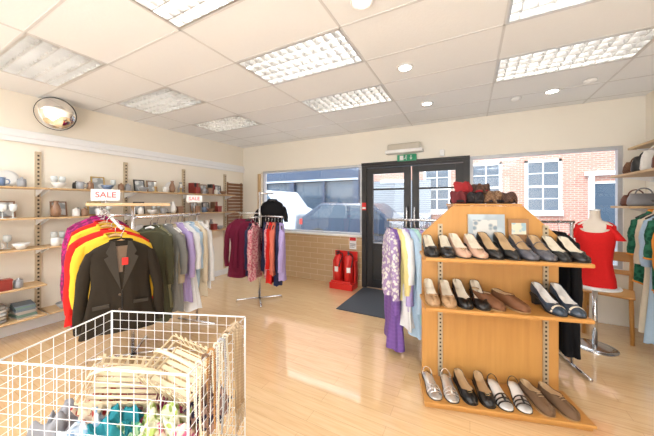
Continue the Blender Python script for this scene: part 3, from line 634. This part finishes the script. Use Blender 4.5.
BL=sm('black_leather',(.012,.011,.011),.28); BG=sm('beige_leather',(.60,.37,.26),.4); TN=sm('tan_woven_leather',(.46,.29,.16),.5,kind='check',col2=(.36,.21,.10),scale=160); BR=sm('brown_suede',(.18,.07,.025),.7); SV=sm('silver_leather',(.75,.74,.72),.25,metal=.7); WN=sm('white_leather',(.82,.8,.76),.35); SN=sm('snake_print',(.08,.06,.04),.35,kind='blotch',col2=(.4,.33,.25),scale=90); MO=sm('moccasin_suede',(.16,.09,.045),.8)
GY=sm('grey_leather',(.10,.10,.12),.3); SB2=sm('steel_blue_leather',(.04,.06,.09),.3)
kinds={
 'black_bow':lambda:shoe('pump',BL,LINW,.05,orn='bow',lab='black leather shoe with a bow'),
 'beige':lambda:shoe('pump',BG,LINW,.065,orn='buckle',lab='beige pink leather court shoe'),
 'black_tan':lambda:shoe('pump',BL,LIN,.08,pointed=True,opn=.22,lab='black pointed shoe with tan lining'),
 'snake':lambda:shoe('pump',SN,LIN,.05,orn='stripe',lab='dark snake print shoe with pale band'),
 'grey':lambda:shoe('pump',GY,LIN,.065,orn='strap',opn=.30,lab='dark grey leather shoe with a strap'),
 'black':lambda:shoe('pump',BL,LINW,.06,opn=.22,lab='plain black leather court shoe'),
 'flat':lambda:shoe('pump',BL,LIN,.02,opn=.25,orn='buckle',lab='flat black leather shoe with buckle'),
 'tanw':lambda:shoe('pump',TN,LINW,.05,orn='bow',lab='tan woven leather shoe with bow',sole=SOLET),
 'brown':lambda:shoe('moc',BR,LIN,.015,opn=.42,lab='brown suede slip-on loafer',sole=SOLET),
 'navyw':lambda:shoe('pump',SB2,WN,.07,orn='stripe',lab='dark blue heeled shoe with white band'),
 'silver':lambda:shoe('sandal',SV,SV,.03,lab='silver strappy flat sandal'),
 'blackw':lambda:shoe('sandal',BL,WN,.035,lab='black strappy sandal with white footbed'),
 'moc':lambda:shoe('moc',MO,LIN,.008,opn=.42,orn='lace',lab='brown moccasin with laces',sole=SOLET)}
sc={}
def putshoe(k,s,t,z,rz,sx=1):
    loc=U(s,t,z+.001)
    if k not in sc:
        r=kinds[k](); r.location=loc; r.rotation_euler=(0,0,TH+rz); sc[k]=r
    else: dup(sc[k],loc,TH+rz,sx=sx)
Z1,Z2,Z3=.995,.665,.05
def pairs(z,lst,t0=.008):
    for k,s,rz in lst: putshoe(k,s,t0+random.uniform(0,.012),z,rz)
pairs(Z1,[('black_bow',.06,.06),('black_bow',.156,-.0),('beige',.262,.16),('beige',.36,.14),('black_tan',.46,.20),('black_tan',.555,.14),('grey',.65,.12),('grey',.745,.04),('black',.825,.0),('black',.915,.0)])
pairs(Z2,[('tanw',.065,.05),('tanw',.165,.0),('black',.27,.08),('black',.368,.0),('navyw',.80,.20),('navyw',.895,.10)])
putshoe('brown',.48,.025,Z2,.55); putshoe('brown',.62,.025,Z2,.55)
pairs(Z3,[('silver',.08,.16),('silver',.18,.04),('flat',.30,.18),('flat',.398,.04),('blackw',.50,.10),('blackw',.60,-.05),('moc',.735,.24),('moc',.865,.34)],t0=.0)
r=thing('greeting_card_pack','pale blue printed card leaning on the display panel','card',U(.46,.268,Z1),TH)
T=Matrix.Rotation(-.05,4,'X')
MB().bx(-.12,.12,-.006,.0,.08,.28,T).build('cover',mat('card_blue_print',(.50,.58,.62),.5,kind='blotch',col2=(.38,.45,.5),scale=8),r)
MB().bx(-.12,.12,.0,.012,.0,.28,T).build('backing',PAPER,r)
MB().bx(-.09,.07,-.0075,-.006,.13,.24,T).build('print',mat('card_photo',(.2,.27,.33),.5,kind='blotch',col2=(.6,.6,.58),scale=20),r)
r=thing('card_pack','small tan printed card pack leaning on the display panel','card',U(.67,.268,Z1),TH)
MB().bx(-.065,.065,-.0,.012,.0,.25,T).build('backing',mat('tan_card',(.40,.2,.08),.6),r)
MB().bx(-.045,.045,-.004,.0,.14,.22,T).build('print',mat('patch_print',(.35,.5,.55),.6,kind='blotch',col2=(.7,.65,.5),scale=30),r)
def hat(lab,s,t,z,m,R,h,seed,band=None,tilt=0):
    r=thing('soft_hat',lab,'hat',U(s,t,z),seed,group='soft hats heaped on the display top'); r.rotation_euler=(tilt,tilt*.6,seed)
    n=40; rnd=random.Random(seed); p=[rnd.random()*6 for _ in range(4)]; rg=[]
    for i in range(13):
        a=pi*i/12; rr=R*math.sin(a)**.6 if 0<i<12 else .004; zz=h*(1-math.cos(a))/2
        rg.append([(rr*math.cos(2*pi*j/n)*(1+.13*math.sin(5*2*pi*j/n+p[0]+i*.7)+.11*math.sin(3*2*pi*j/n+p[1])),rr*.85*math.sin(2*pi*j/n)*(1+.13*math.sin(7*2*pi*j/n+p[2]+i*.5)),zz+(.030*math.sin(4*2*pi*j/n+p[3])*math.sin(a))*(1 if i>3 else .2)) for j in range(n)])
    MB().loft(rg).build('crown',m,r)
    MB().tube([(R*.8*math.cos(2*pi*j/n),R*.72*math.sin(2*pi*j/n),h*.16+.006) for j in range(n)],.010,8,True).build('band',band or m,r)
MRD=mat('red_felt',(.32,.015,.02),.9,bump=.5); MDB=mat('dark_brown_straw',(.05,.022,.018),.8,kind='check',col2=(.12,.06,.035),scale=90); MBF=mat('black_felt',(.02,.016,.018),.9); MBS=mat('brown_straw',(.13,.06,.03),.8,kind='check',col2=(.25,.15,.08),scale=90); MDR=mat('dark_wine_felt',(.13,.015,.02),.9)
ZT=1.3525
hat('dark wine red felt hat on the stand',.30,.38,ZT,MDR,.07,.09,1.1,MBF)
hat('black felt hat on the stand',.41,.37,ZT,MBF,.07,.08,2.2)
hat('dark brown woven hat on the stand',.41,.49,ZT,MDB,.08,.12,3.1)
hat('brown plaited hat on the stand',.53,.38,ZT,MBS,.075,.09,4.4,MBF)
hat('dark brown crumpled hat on the stand',.64,.41,ZT,MDB,.08,.08,5.3,MBF)
hat('bright dark red beret on top of the heap',.34,.42,ZT+.08,MRD,.065,.085,.6)
hat('black crumpled beret on top of the heap',.47,.43,ZT+.08,MDB,.07,.065,1.9,MRD)
# --- rack behind the unit
r=thing('clothes_rack','chrome clothes rail behind the shoe stand','clothes rack',U(-.24,.74,0),TH)
RZ=1.20
MB().tube([(0,0,RZ),(1.52,0,RZ)],.012).build('rail',CHROME,r)
for x in(.50,1.50):
    MB().tube([(x,0,RZ),(x,0,.03)],.013).build('post',CHROME,r)
    MB().tube([(x,-.22,.02),(x,.22,.02)],.014).build('foot',CHROME,r)
MB().tube([(.50,0,.12),(1.50,0,.12)],.010).build('crossbar',CHROME,r)
seq=[('floral','floral print blouse',.58,.21,.03,.3),('purple','purple quilted coat',1.06,.19,.065,.1),('pyellow','pale yellow cotton top',.62,.21,.10,.4),('white','white cotton blouse',.84,.22,.14,.5),('lilac','lilac long sleeved top',.70,.20,.175,.2),('pblue','pale blue cotton shirt',.90,.23,.215,.55),('mint','mint cotton top',.78,.22,.255,.4),('floral','floral print shirt',.86,.22,.295,.35),('white','white long shirt',.92,.23,.335,.45),('sage','sage green long top',.95,.21,.375,.3),('pblue','pale blue long top',.88,.23,.415,.3),('lgrey','light grey cotton top',.84,.21,.46,.1),('brown','brown knitted jumper',.95,.2,.52,0),('plaid','checked cotton shirt',.9,.2,.58,0),('cream','cream knitted cardigan',.9,.2,.66,0),('navy','navy knitted jumper',.9,.2,.75,0),('teal','teal cotton top',.85,.19,.85,0),('black','black jersey top',.85,.19,.96,0),('burg','burgundy jersey top',.85,.19,1.08,0),('navy','navy wool jumper',.8,.18,1.22,0),('black','black long coat',.95,.19,1.41,0)]
for i,(mm,lab,ln,ws,sx_,ex_) in enumerate(seq):
    pf=mm=='purple'
    garment('coat' if 'coat' in lab else ('shirt' if 'shirt' in lab else 'top'),lab+' on the rail behind the shoes',U(-.24+sx_,.74,RZ),TH+pi/2+ex_*.6+random.uniform(-.1,.1),F[mm],ws=ws-.01,length=ln,sl=.46+random.uniform(-.12,.18),th=.06 if pf else .045,fold=.026,seed=90+i,group='clothes behind the shoe stand',hm=[HP,HW,HB][i%3],spread=.035)
# ------------------------------------------------------------------ bust, table, chair
TP=(1.04,3.43)
r=thing('round_table','small white round table on a chrome pedestal','table',(TP[0],TP[1],0))
MB().lathe([(.175,.57),(.18,.578),(.175,.586)],n=36).build('top',WHITE,r); MB().lathe([(.020,.02),(.020,.57)],n=18).build('pedestal',CHROME,r); MB().lathe([(.16,0),(.16,.008),(.11,.015),(.03,.03)],n=36).build('base',CHROME,r)
BP=[(0,.125,.09),(.06,.135,.095),(.14,.118,.085),(.22,.105,.075),(.32,.118,.09),(.40,.135,.105),(.47,.140,.10),(.53,.145,.08),(.57,.140,.06),(.595,.10,.05),(.61,.055,.05),(.64,.043,.043),(.70,.041,.043)]
def rings(P,off=0,n=32): return [[((hw+off)*math.cos(2*pi*j/n),(ht+off)*math.sin(2*pi*j/n),z) for j in range(n)] for z,hw,ht in P]
by=faceyaw(TP[0],TP[1],-.05)
r=thing('mannequin_bust','pale female dress form bust standing on the white table','mannequin',(TP[0],TP[1],.587),by); r.scale=(.9,.9,1)
MB().loft(rings(BP)).build('torso',MANN,r); MB().lathe([(.043,.70),(.043,.712),(.0,.716)],n=20).build('neck_cap',WHITE,r)
RT=fab('bright_red_jersey',(.75,.02,.02))
tp=[(-.0,.160,.11),(.03,.157,.11),(.06,.155,.11),(.14,.140,.10),(.22,.128,.092),(.32,.138,.104),(.40,.150,.118),(.47,.155,.112),(.52,.158,.094),(.56,.155,.074),(.585,.130,.064),(.600,.095,.060)]
n=48; rg=[]
for z,hw,ht in tp: rg.append([(hw*math.cos(2*pi*j/n)*(1+.02*math.sin(9*2*pi*j/n)*(1-z)),ht*math.sin(2*pi*j/n)*(1+.05*math.sin(7*2*pi*j/n+z*5)*(1 if z<.3 else .2))-(.016 if z>.56 and math.sin(2*pi*j/n)<-.5 else 0),z-((z-.50)*1.1*max(0,-math.sin(2*pi*j/n))**2 if z>.5 else 0)) for j in range(n)])
o=MB().loft(rg,False,False).build('red_top',RT,loc=(TP[0],TP[1],.587),rz=by,label='bright red short sleeved top worn by the bust',cat='top'); o.scale=(.9,.9,1)
for sx in(-1,1):
    MB().loft([[(sx*(.105+.075*q)+(.040+.006*q)*math.cos(2*pi*j/16), (.055+.01*q)*math.sin(2*pi*j/16),.568-.135*q+.02*math.cos(2*pi*j/16)*sx*-1*(1-q)) for j in range(16)] for q in(0,.2,.5,.8,1)],True,False).build('sleeve',RT,o)
MB().tube([(.075*math.cos(a),-.098+.030*abs(math.cos(a)),.535+.055*math.sin(a)) for a in [pi+pi*i/14 for i in range(15)]],.006,8).build('beaded_neckline',mat('beads',(.85,.8,.7),.3),o)
r=thing('chair','honey coloured wooden cafe chair under the window','chair',(1.27,3.86,0),-.35)
MB().bx(-.19,.19,-.19,.19,.43,.455).build('seat',OAK,r,bevel=.012)
for x in(-.17,.17):
    MB().tube([(x,-.17,0),(x*.95,-.16,.43)],.017).build('leg',OAK,r)
    MB().tube([(x,.19,0),(x*.95,.17,.43),(x,.2,.85)],.017).build('leg',OAK,r)
MB().bx(-.16,.16,.175,.195,.74,.84).build('backrest',OAK,r,bevel=.008); MB().bx(-.16,.16,.17,.19,.6,.65).build('backrest_rail',OAK,r,bevel=.006)
for z,a,b in[(.2,(-.165,-.165),(-.165,.18)),(.2,(.165,-.165),(.165,.18))]: MB().tube([(a[0],a[1],z),(b[0],b[1],z)],.010).build('stretcher',OAK,r)
# ------------------------------------------------------------------ right wall shelves and clothes
for y in(3.0,3.9):
    mb=MB(); mb.bx(-.03,0,-.02,.02,.1,2.0); mb.cur=1
    for k in range(42): mb.bx(-.032,-.029,-.007,.007,.13+k*.044,.15+k*.044)
    mb.build('shelf_upright',[bpy.data.materials['upright_tan'],DARK],loc=(XR,y,0),label='slotted tan shelving upright fixed to the wall',cat='shelf upright',group='wall shelving uprights')
for z,y0,ln_ in((1.93,2.95,1.0),(1.645,2.95,1.0),(1.33,3.56,.39)):
    r=thing('wall_shelf','pale wood wall shelf above hanging clothes','shelf',(XR,y0,z),group='shelves on the other side wall')
    dd=.35 if z<1.9 else .22
    MB().bx(-dd,-.032,0,ln_,-.022,0).build('board',OAKP,r,bevel=.003)
    for q in(.05,ln_-.05): MB().prism([(-dd*.8,-.022),(-.033,-.022),(-.033,-.08)],q-.003,q+.003).build('bracket',WHITE,r)
r=thing('hanging_rail','chrome hanging rail below the wall shelves','clothes rail',(XR-.21,2.55,1.38))
MB().tube([(0,0,0),(0,.98,0)],.011).build('bar',CHROME,r)
for q in(.05,.95): MB().tube([(0,q,0),(.175,q,0)],.008).build('arm',CHROME,r)
seq=[('cream','cream long coat',1.1),('orange','orange knitted cardigan',.8),('pblue','pale blue cotton blouse',1.05),('dgreen','dark green dress with orange trim',.66),('cream','cream linen dress',1.15),('orange','orange cotton top',.6),('dgreen','dark green blouse with orange trim',.66),('pblue','pale blue cotton dress',1.12),('cream','cream cotton dress',1.05),('dgreen','dark green top with orange trim',.64)]
for i,(mm,lab,ln) in enumerate(seq):
    garment('coat' if 'coat' in lab else 'top',lab+' under the wall shelf',(XR-.21,2.62+i*.092,1.38),random.uniform(-.15,.1),F[mm],ws=.145+(.015 if mm=='dgreen' else 0),length=ln,sl=.38 if mm!='dgreen' else .3,th=.04,seed=150+i,group='clothes under the wall shelf',hm=HB,spread=.01,cuff=F['orange'] if mm=='dgreen' else None)
def bag(loc,rz,m,lab,w=.13,h=.15):
    r=thing('handbag',lab,'handbag',loc,rz,group='bags on the wall shelf')
    MB().loft([[(hw*math.copysign(abs(math.cos(2*pi*j/24))**.7,math.cos(2*pi*j/24)),dy*math.sin(2*pi*j/24),z) for j in range(24)] for z,hw,dy in[(0,w*.9,.05),(.02,w,.06),(h*.6,w*.95,.055),(h*.95,w*.8,.02),(h,w*.78,.008)]]).build('body',m,r)
    MB().tube([(w*.5*math.cos(a),0,h*.92+.06*math.sin(a)) for a in [pi*i/12 for i in range(13)]],.006,8).build('handle',m,r)
BW=mat('brown_wicker',(.10,.04,.025),.7,kind='check',col2=(.22,.11,.05),scale=80); WB=mat('white_bag',(.8,.78,.74),.5); BLB=mat('brown_leather_bag',(.15,.05,.03),.4); KLB=mat('black_leather_bag',(.02,.02,.02),.4); GB=mat('grey_leather_bag',(.25,.25,.27),.4)
for y,m_,lab,w_,h_ in[(3.78,BW,'dark brown woven handbag',.12,.12),(3.62,KLB,'black leather handbag',.12,.15),(3.46,WB,'white fabric handbag',.12,.18),(3.3,BLB,'brown leather handbag',.12,.15)]: bag((XR-.2,y,1.646),random.uniform(-.1,.25),m_,lab+' on the wall shelf',w_,h_)
for y,m_,lab,w_,h_ in[(3.84,BLB,'brown leather handbag',.12,.11),(3.70,GB,'grey leather handbag',.12,.12)]: bag((XR-.2,y,1.331),random.uniform(-.1,.25),m_,lab+' on the lower wall shelf',w_,h_)
# ------------------------------------------------------------------ fire extinguishers
r=thing('extinguisher_stand','red moulded floor stand holding two extinguishers','extinguisher stand',(-1.80,3.98,0))
MB().bx(-.20,.20,-.13,.11,0,.10).bx(-.20,-.17,.0,.11,.1,.44).bx(.17,.20,.0,.11,.1,.44).bx(-.20,.20,.085,.11,.1,.58).bx(-.17,.17,-.13,-.11,.10,.14).build('tray',RED,r,bevel=.014)
EX=None
for i,x in enumerate((-.09,.09)):
    L=(-1.80+x,3.96,.101)
    if EX: dup(EX,L,.4); continue
    EX=thing('fire_extinguisher','red fire extinguisher in the red floor stand','fire extinguisher',L,group='fire extinguishers')
    MB().lathe([(.062,0),(.072,.01),(.072,.36),(.06,.40),(.03,.425),(.025,.44)],n=26).build('cylinder',RED,EX)
    MB().bx(-.03,.03,-.0745,-.068,.17,.25).build('instruction_label',PAPER,EX)
    MB().bx(-.012,.012,-.06,.03,.44,.455).bx(-.012,.012,-.07,.03,.475,.49).bx(-.015,.015,-.01,.03,.44,.49).build('valve_lever',BLK,EX,bevel=.003)
    MB().tube([(0,.03,.46),(.05,.05,.44),(.072,.02,.40),(.06,-.05,.34),(.045,-.068,.25)],.008).build('hose',BLK,EX)
r=thing('fire_notice','small red and white fire safety notice on the wall','safety sign',(-1.72,YB-.006,.60))
MB().bx(-.06,.06,0,.006,0,.2).build('plate',PAPER,r); MB().bx(-.055,.055,-.002,0,.14,.195).build('red_header',RED,r); MB().bx(-.05,.05,-.002,0,.08,.09).bx(-.05,.05,-.002,0,.055,.062).bx(-.05,.03,-.002,0,.03,.037).build('print_lines',BLK,r)
r=thing('door_notice','small red notice on the black door frame','sign',(-1.52,YB-.016,1.25))
MB().bx(-.035,.035,0,.005,0,.12).build('plate',RED,r); MB().bx(-.028,.028,-.002,0,.02,.05).build('white_band',PAPER,r)
# ------------------------------------------------------------------ wire basket
BT=math.radians(22); BA=(-.80,.558)
def BU(x,y,z): return (BA[0]+x*math.cos(BT)-y*math.sin(BT),BA[1]+x*math.sin(BT)+y*math.cos(BT),z)
r=thing('wire_basket','large white wire mesh dump basket','wire basket',(BA[0],BA[1],0),BT)
LX,LY,Z0,Z1b=.71,.45,.22,.80
MB().tube([(0,0,Z1b),(-LX,0,Z1b),(-LX,LY,Z1b),(0,LY,Z1b)],.0038,8,True).build('rim',WIRE,r)
def wpanel(kind,c):
    mb=MB(); rw=.00115
    Ln=LX if kind in'xb' else LY; n=round(Ln/.047); 
    def P(a,z):
        if kind=='x': return (-a,c,z)
        return (c,a,z)
    for i in range(n+1):
        a=Ln*i/n
        if kind=='b': mb.tube([(-a,0,Z0),(-a,LY,Z0)],rw,5)
        else: mb.tube([P(a,Z0),P(a,Z1b)],rw,5)
    if kind=='b':
        for i in range(10): mb.tube([(0,LY*i/9,Z0),(-LX,LY*i/9,Z0)],rw,5)
    else:
        nz=13
        for i in range(nz): z=Z0+(Z1b-Z0)*i/nz; mb.tube([P(0,z),P(Ln,z)],rw,5)
    mb.build('wire_panel' if kind!='b' else 'wire_floor',WIRE,r)
wpanel('x',0);wpanel('x',LY);wpanel('y',0);wpanel('y',-LX);wpanel('b',0)
for x,y in((0,0),(-LX,0),(-LX,LY),(0,LY)): MB().tube([(x,y,0),(x,y,Z1b)],.0042,8).build('leg',WIRE,r)
def scarf(lab,x,y,z,sx,sy,h,m,seed,rz=0):
    rnd=random.Random(seed); nx,ny=40,30; vs=[];fs=[]
    p=[rnd.random()*6 for _ in range(6)]
    for j in range(ny+1):
        for i in range(nx+1):
            a=i/nx-.5;b=j/ny-.5; e=max(abs(a),abs(b))*2
            d_=h*(1-e**4)+.024*math.sin(13*a+p[0]+6*b)+.018*math.sin(20*b+p[1]+9*a)+.012*math.sin(34*a+p[2])*math.cos(13*b)
            vs.append((sx*a+.014*math.sin(14*b+p[3]),sy*b+.014*math.sin(13*a+p[4]),max(d_,0)))
    for j in range(ny):
        for i in range(nx): k=j*(nx+1)+i; fs.append((k,k+1,k+nx+2,k+nx+1))
    o=MB().add(vs,fs,True).build('scarf',m,loc=BU(x,y,z),rz=BT+rz,label=lab+' lying in the wire basket',cat='scarf',group='scarves in the wire basket')
    md=o.modifiers.new('t','SOLIDIFY'); md.thickness=.006
fm=[('green patterned scarf',-.30,.10,.45,.18,.15,.1,fab('green_scarf',(.06,.22,.13),'blotch',(.35,.5,.3),40)),
('pale blue folded scarf',-.46,.11,.47,.18,.16,.1,fab('blue_scarf',(.30,.45,.62),'blotch',(.7,.75,.8),36)),
('pink patterned scarf',-.13,.10,.46,.18,.16,.1,fab('pink_scarf',(.60,.14,.26),'blotch',(.8,.6,.5),36)),
('multicoloured striped scarf',-.25,.26,.44,.24,.22,.07,fab('striped_scarf',(.6,.5,.35),'stripe',(.35,.06,.12),14)),
('cream crumpled scarf',-.56,.32,.48,.2,.2,.08,fab('cream_scarf',(.66,.56,.42))),
('dark patterned scarf',-.12,.31,.48,.18,.2,.07,fab('dark_scarf',(.04,.035,.07),'blotch',(.4,.25,.2),36)),
('lime and white scarf',-.20,.14,.53,.15,.13,.06,fab('lime_scarf',(.35,.45,.12),'blotch',(.75,.75,.55),36)),
('teal crumpled scarf',-.37,.11,.52,.15,.13,.07,fab('teal_scarf',(.03,.25,.30))),
('grey crumpled scarf',-.59,.12,.48,.16,.18,.1,fab('grey_scarf',(.30,.30,.32))),
('dusty pink crumpled scarf',-.42,.30,.48,.18,.2,.06,fab('dusty_scarf',(.55,.25,.28))),
('red printed scarf',-.52,.20,.52,.14,.14,.06,fab('red_scarf',(.5,.04,.04),'blotch',(.75,.6,.45),36))]
for i,(lab,x,y,z,sx,sy,h,m) in enumerate(fm): scarf(lab,x,y,z-.05,sx,sy,h,m,i,random.uniform(-.3,.3))
SLW=mat('pale_slat_wood',(.78,.66,.46),.6,kind='wood',col2=(.64,.52,.34))
def trug(lab,x,y,z,w,dp,h,rx,ry,rz):
    r=thing('slatted_basket',lab,'basket',BU(x,y,z),0,group='slatted baskets in the wire basket'); r.rotation_euler=(rx,ry,BT+rz)
    for k in range(3):
        z0=h*(k/3)+.004; z1=h*((k+1)/3)-.012; o_=.010*k
        mb=MB(); mb.bx(-w-o_,w+o_,-dp-o_-.003,-dp-o_,z0,z1).bx(-w-o_,w+o_,dp+o_,dp+o_+.003,z0,z1).bx(-w-o_-.003,-w-o_,-dp-o_,dp+o_,z0,z1).bx(w+o_,w+o_+.003,-dp-o_,dp+o_,z0,z1); mb.build('slat_band',SLW,r,bevel=.001)
    mb=MB()
    for k in range(6): a=-dp+2*dp*k/6; mb.bx(-w,w,a+.004,a+2*dp/6-.004,0,.004)
    for k in range(9):
        x_=-w+2*w*k/8
        for s_ in(-1,1): mb.bx(x_-.005,x_+.005,s_*(dp+.025)-.002,s_*(dp+.025)+.002,0,h)
    mb.build('base',SLW,r)
    MB().tube([((w+.02)*math.cos(a),0,h*.9+.07*math.sin(a)) for a in [pi*k/14 for k in range(15)]],.008,8,flat=.3).build('handle',SLW,r)
trug('pale wooden slatted basket lying on the scarves',-.22,.31,.60,.12,.075,.08,.55,.15,-.25)
trug('pale wooden slatted basket tipped towards the front',-.43,.23,.57,.12,.07,.075,.50,.30,.55)
BC=[mat('cream_beads',(.75,.66,.5),.3),mat('amber_beads',(.45,.22,.07),.25),mat('brown_beads',(.2,.10,.05),.3),mat('grey_beads',(.45,.45,.45),.3)]
for i,(y,bm,dr) in enumerate([(.06,0,.34),(.10,2,.38),(.14,1,.30),(.18,0,.42),(.215,3,.36),(.25,0,.40)]):
    rb=.0048; pts=[]
    z=-.18
    while z<0: pts.append((-.011-.01*(-z),y+.006*math.sin(z*20),.80+z)); z+=.0094
    for a in range(1,6): pts.append((-.011*math.cos(a*pi/6),y,.80+.011*math.sin(a*pi/6)))
    z=0
    while z>-dr: pts.append((.012+.004*math.sin(z*15+i),y+.010*math.sin(z*9+i*2),.80+z)); z-=.0094
    mb=MB()
    for p in pts: mb.lathe([(0.0005,-rb),(rb*.7,-rb*.7),(rb,0),(rb*.7,rb*.7),(.0005,rb)],p,n=7)
    mb.build('bead_necklace',BC[bm],loc=(BA[0],BA[1],0),rz=BT,label='string of %s beads draped over the basket rim'%['cream','amber','brown','grey'][bm],cat='necklace',group='bead strings on the basket rim')
r=thing('crochet_belt','beige crochet belt with fringe draped over the basket rim','belt',BU(-.02,.33,.80),BT)
CR=mat('crochet_beige',(.62,.48,.32),.9,kind='quilt',col2=(.28,.19,.11),scale=75,bump=.9)
vs=[];fs=[];nn=14;pr_=[(-.10,-.30),(-.075,-.2),(-.05,-.1),(-.03,-.02),(0,.008),(.02,.012),(.036,.0),(.042,-.05),(.045,-.15),(.05,-.25),(.05,-.34)]
for i,(x,z) in enumerate(pr_):
    for j in range(nn+1): vs.append((x+.006*math.sin(j*1.1+i*.2)*(1 if abs(x)>.03 else .1),-.045+.09*j/nn,z))
for i in range(len(pr_)-1):
    for j in range(nn): k=i*(nn+1)+j; fs.append((k,k+1,k+nn+2,k+nn+1))
o=MB().add(vs,fs,True).build('cloth',CR,r); md=o.modifiers.new('t','SOLIDIFY'); md.thickness=.005
MBf=MB()
for k in range(8): y=-.042+k*.012; MBf.tube([(.05,y,-.34),(.052+random.uniform(-.004,.004),y+random.uniform(-.004,.004),-.42)],.0025,5)
MBf.build('fringe',CR,r)
# ------------------------------------------------------------------ light
wd=bpy.data.worlds.new('sky'); SC.world=wd; wd.use_nodes=True
bg=wd.node_tree.nodes['Background']; bg.inputs[0].default_value=(.86,.93,1,1); bg.inputs[1].default_value=3.1
sun=bpy.data.lights.new('sun','SUN'); sun.energy=2.0; sun.angle=.02; so=bpy.data.objects.new('sun',sun); COL.objects.link(so)
so.rotation_euler=Vector((.3,.75,-.7)).to_track_quat('-Z','Y').to_euler()
def area(name,loc,d,sx,sy,en,col=(.93,.96,1)):
    l=bpy.data.lights.new(name,'AREA'); l.shape='RECTANGLE'; l.size=sx; l.size_y=sy; l.energy=en; l.color=col
    o=bpy.data.objects.new(name,l); COL.objects.link(o); o.location=loc; o.rotation_euler=Vector(d).to_track_quat('-Z','Y').to_euler()
area('bounce_fill',(-.6,-1.9,.6),(.08,.6,1),4.0,1.6,66)  # added unseen fill aimed up, standing for flash bounced off the ceiling
area('fill_panel',(-.8,-2.7,1.4),(-.06,1,.18),4.0,1.8,20)  # added fill light behind the camera, no fixture of the shop
# ------------------------------------------------------------------ camera
cam=bpy.data.cameras.new('camera'); co=bpy.data.objects.new('camera',cam); COL.objects.link(co)
cam.sensor_width=36; cam.lens=270/654*36; cam.shift_y=-14/654; cam.clip_start=.02; cam.clip_end=200
co.location=(0,0,1.35); co.rotation_euler=(pi/2,0,math.radians(27.9)); SC.camera=co
SC.view_settings.view_transform='Standard'; SC.view_settings.exposure=.38
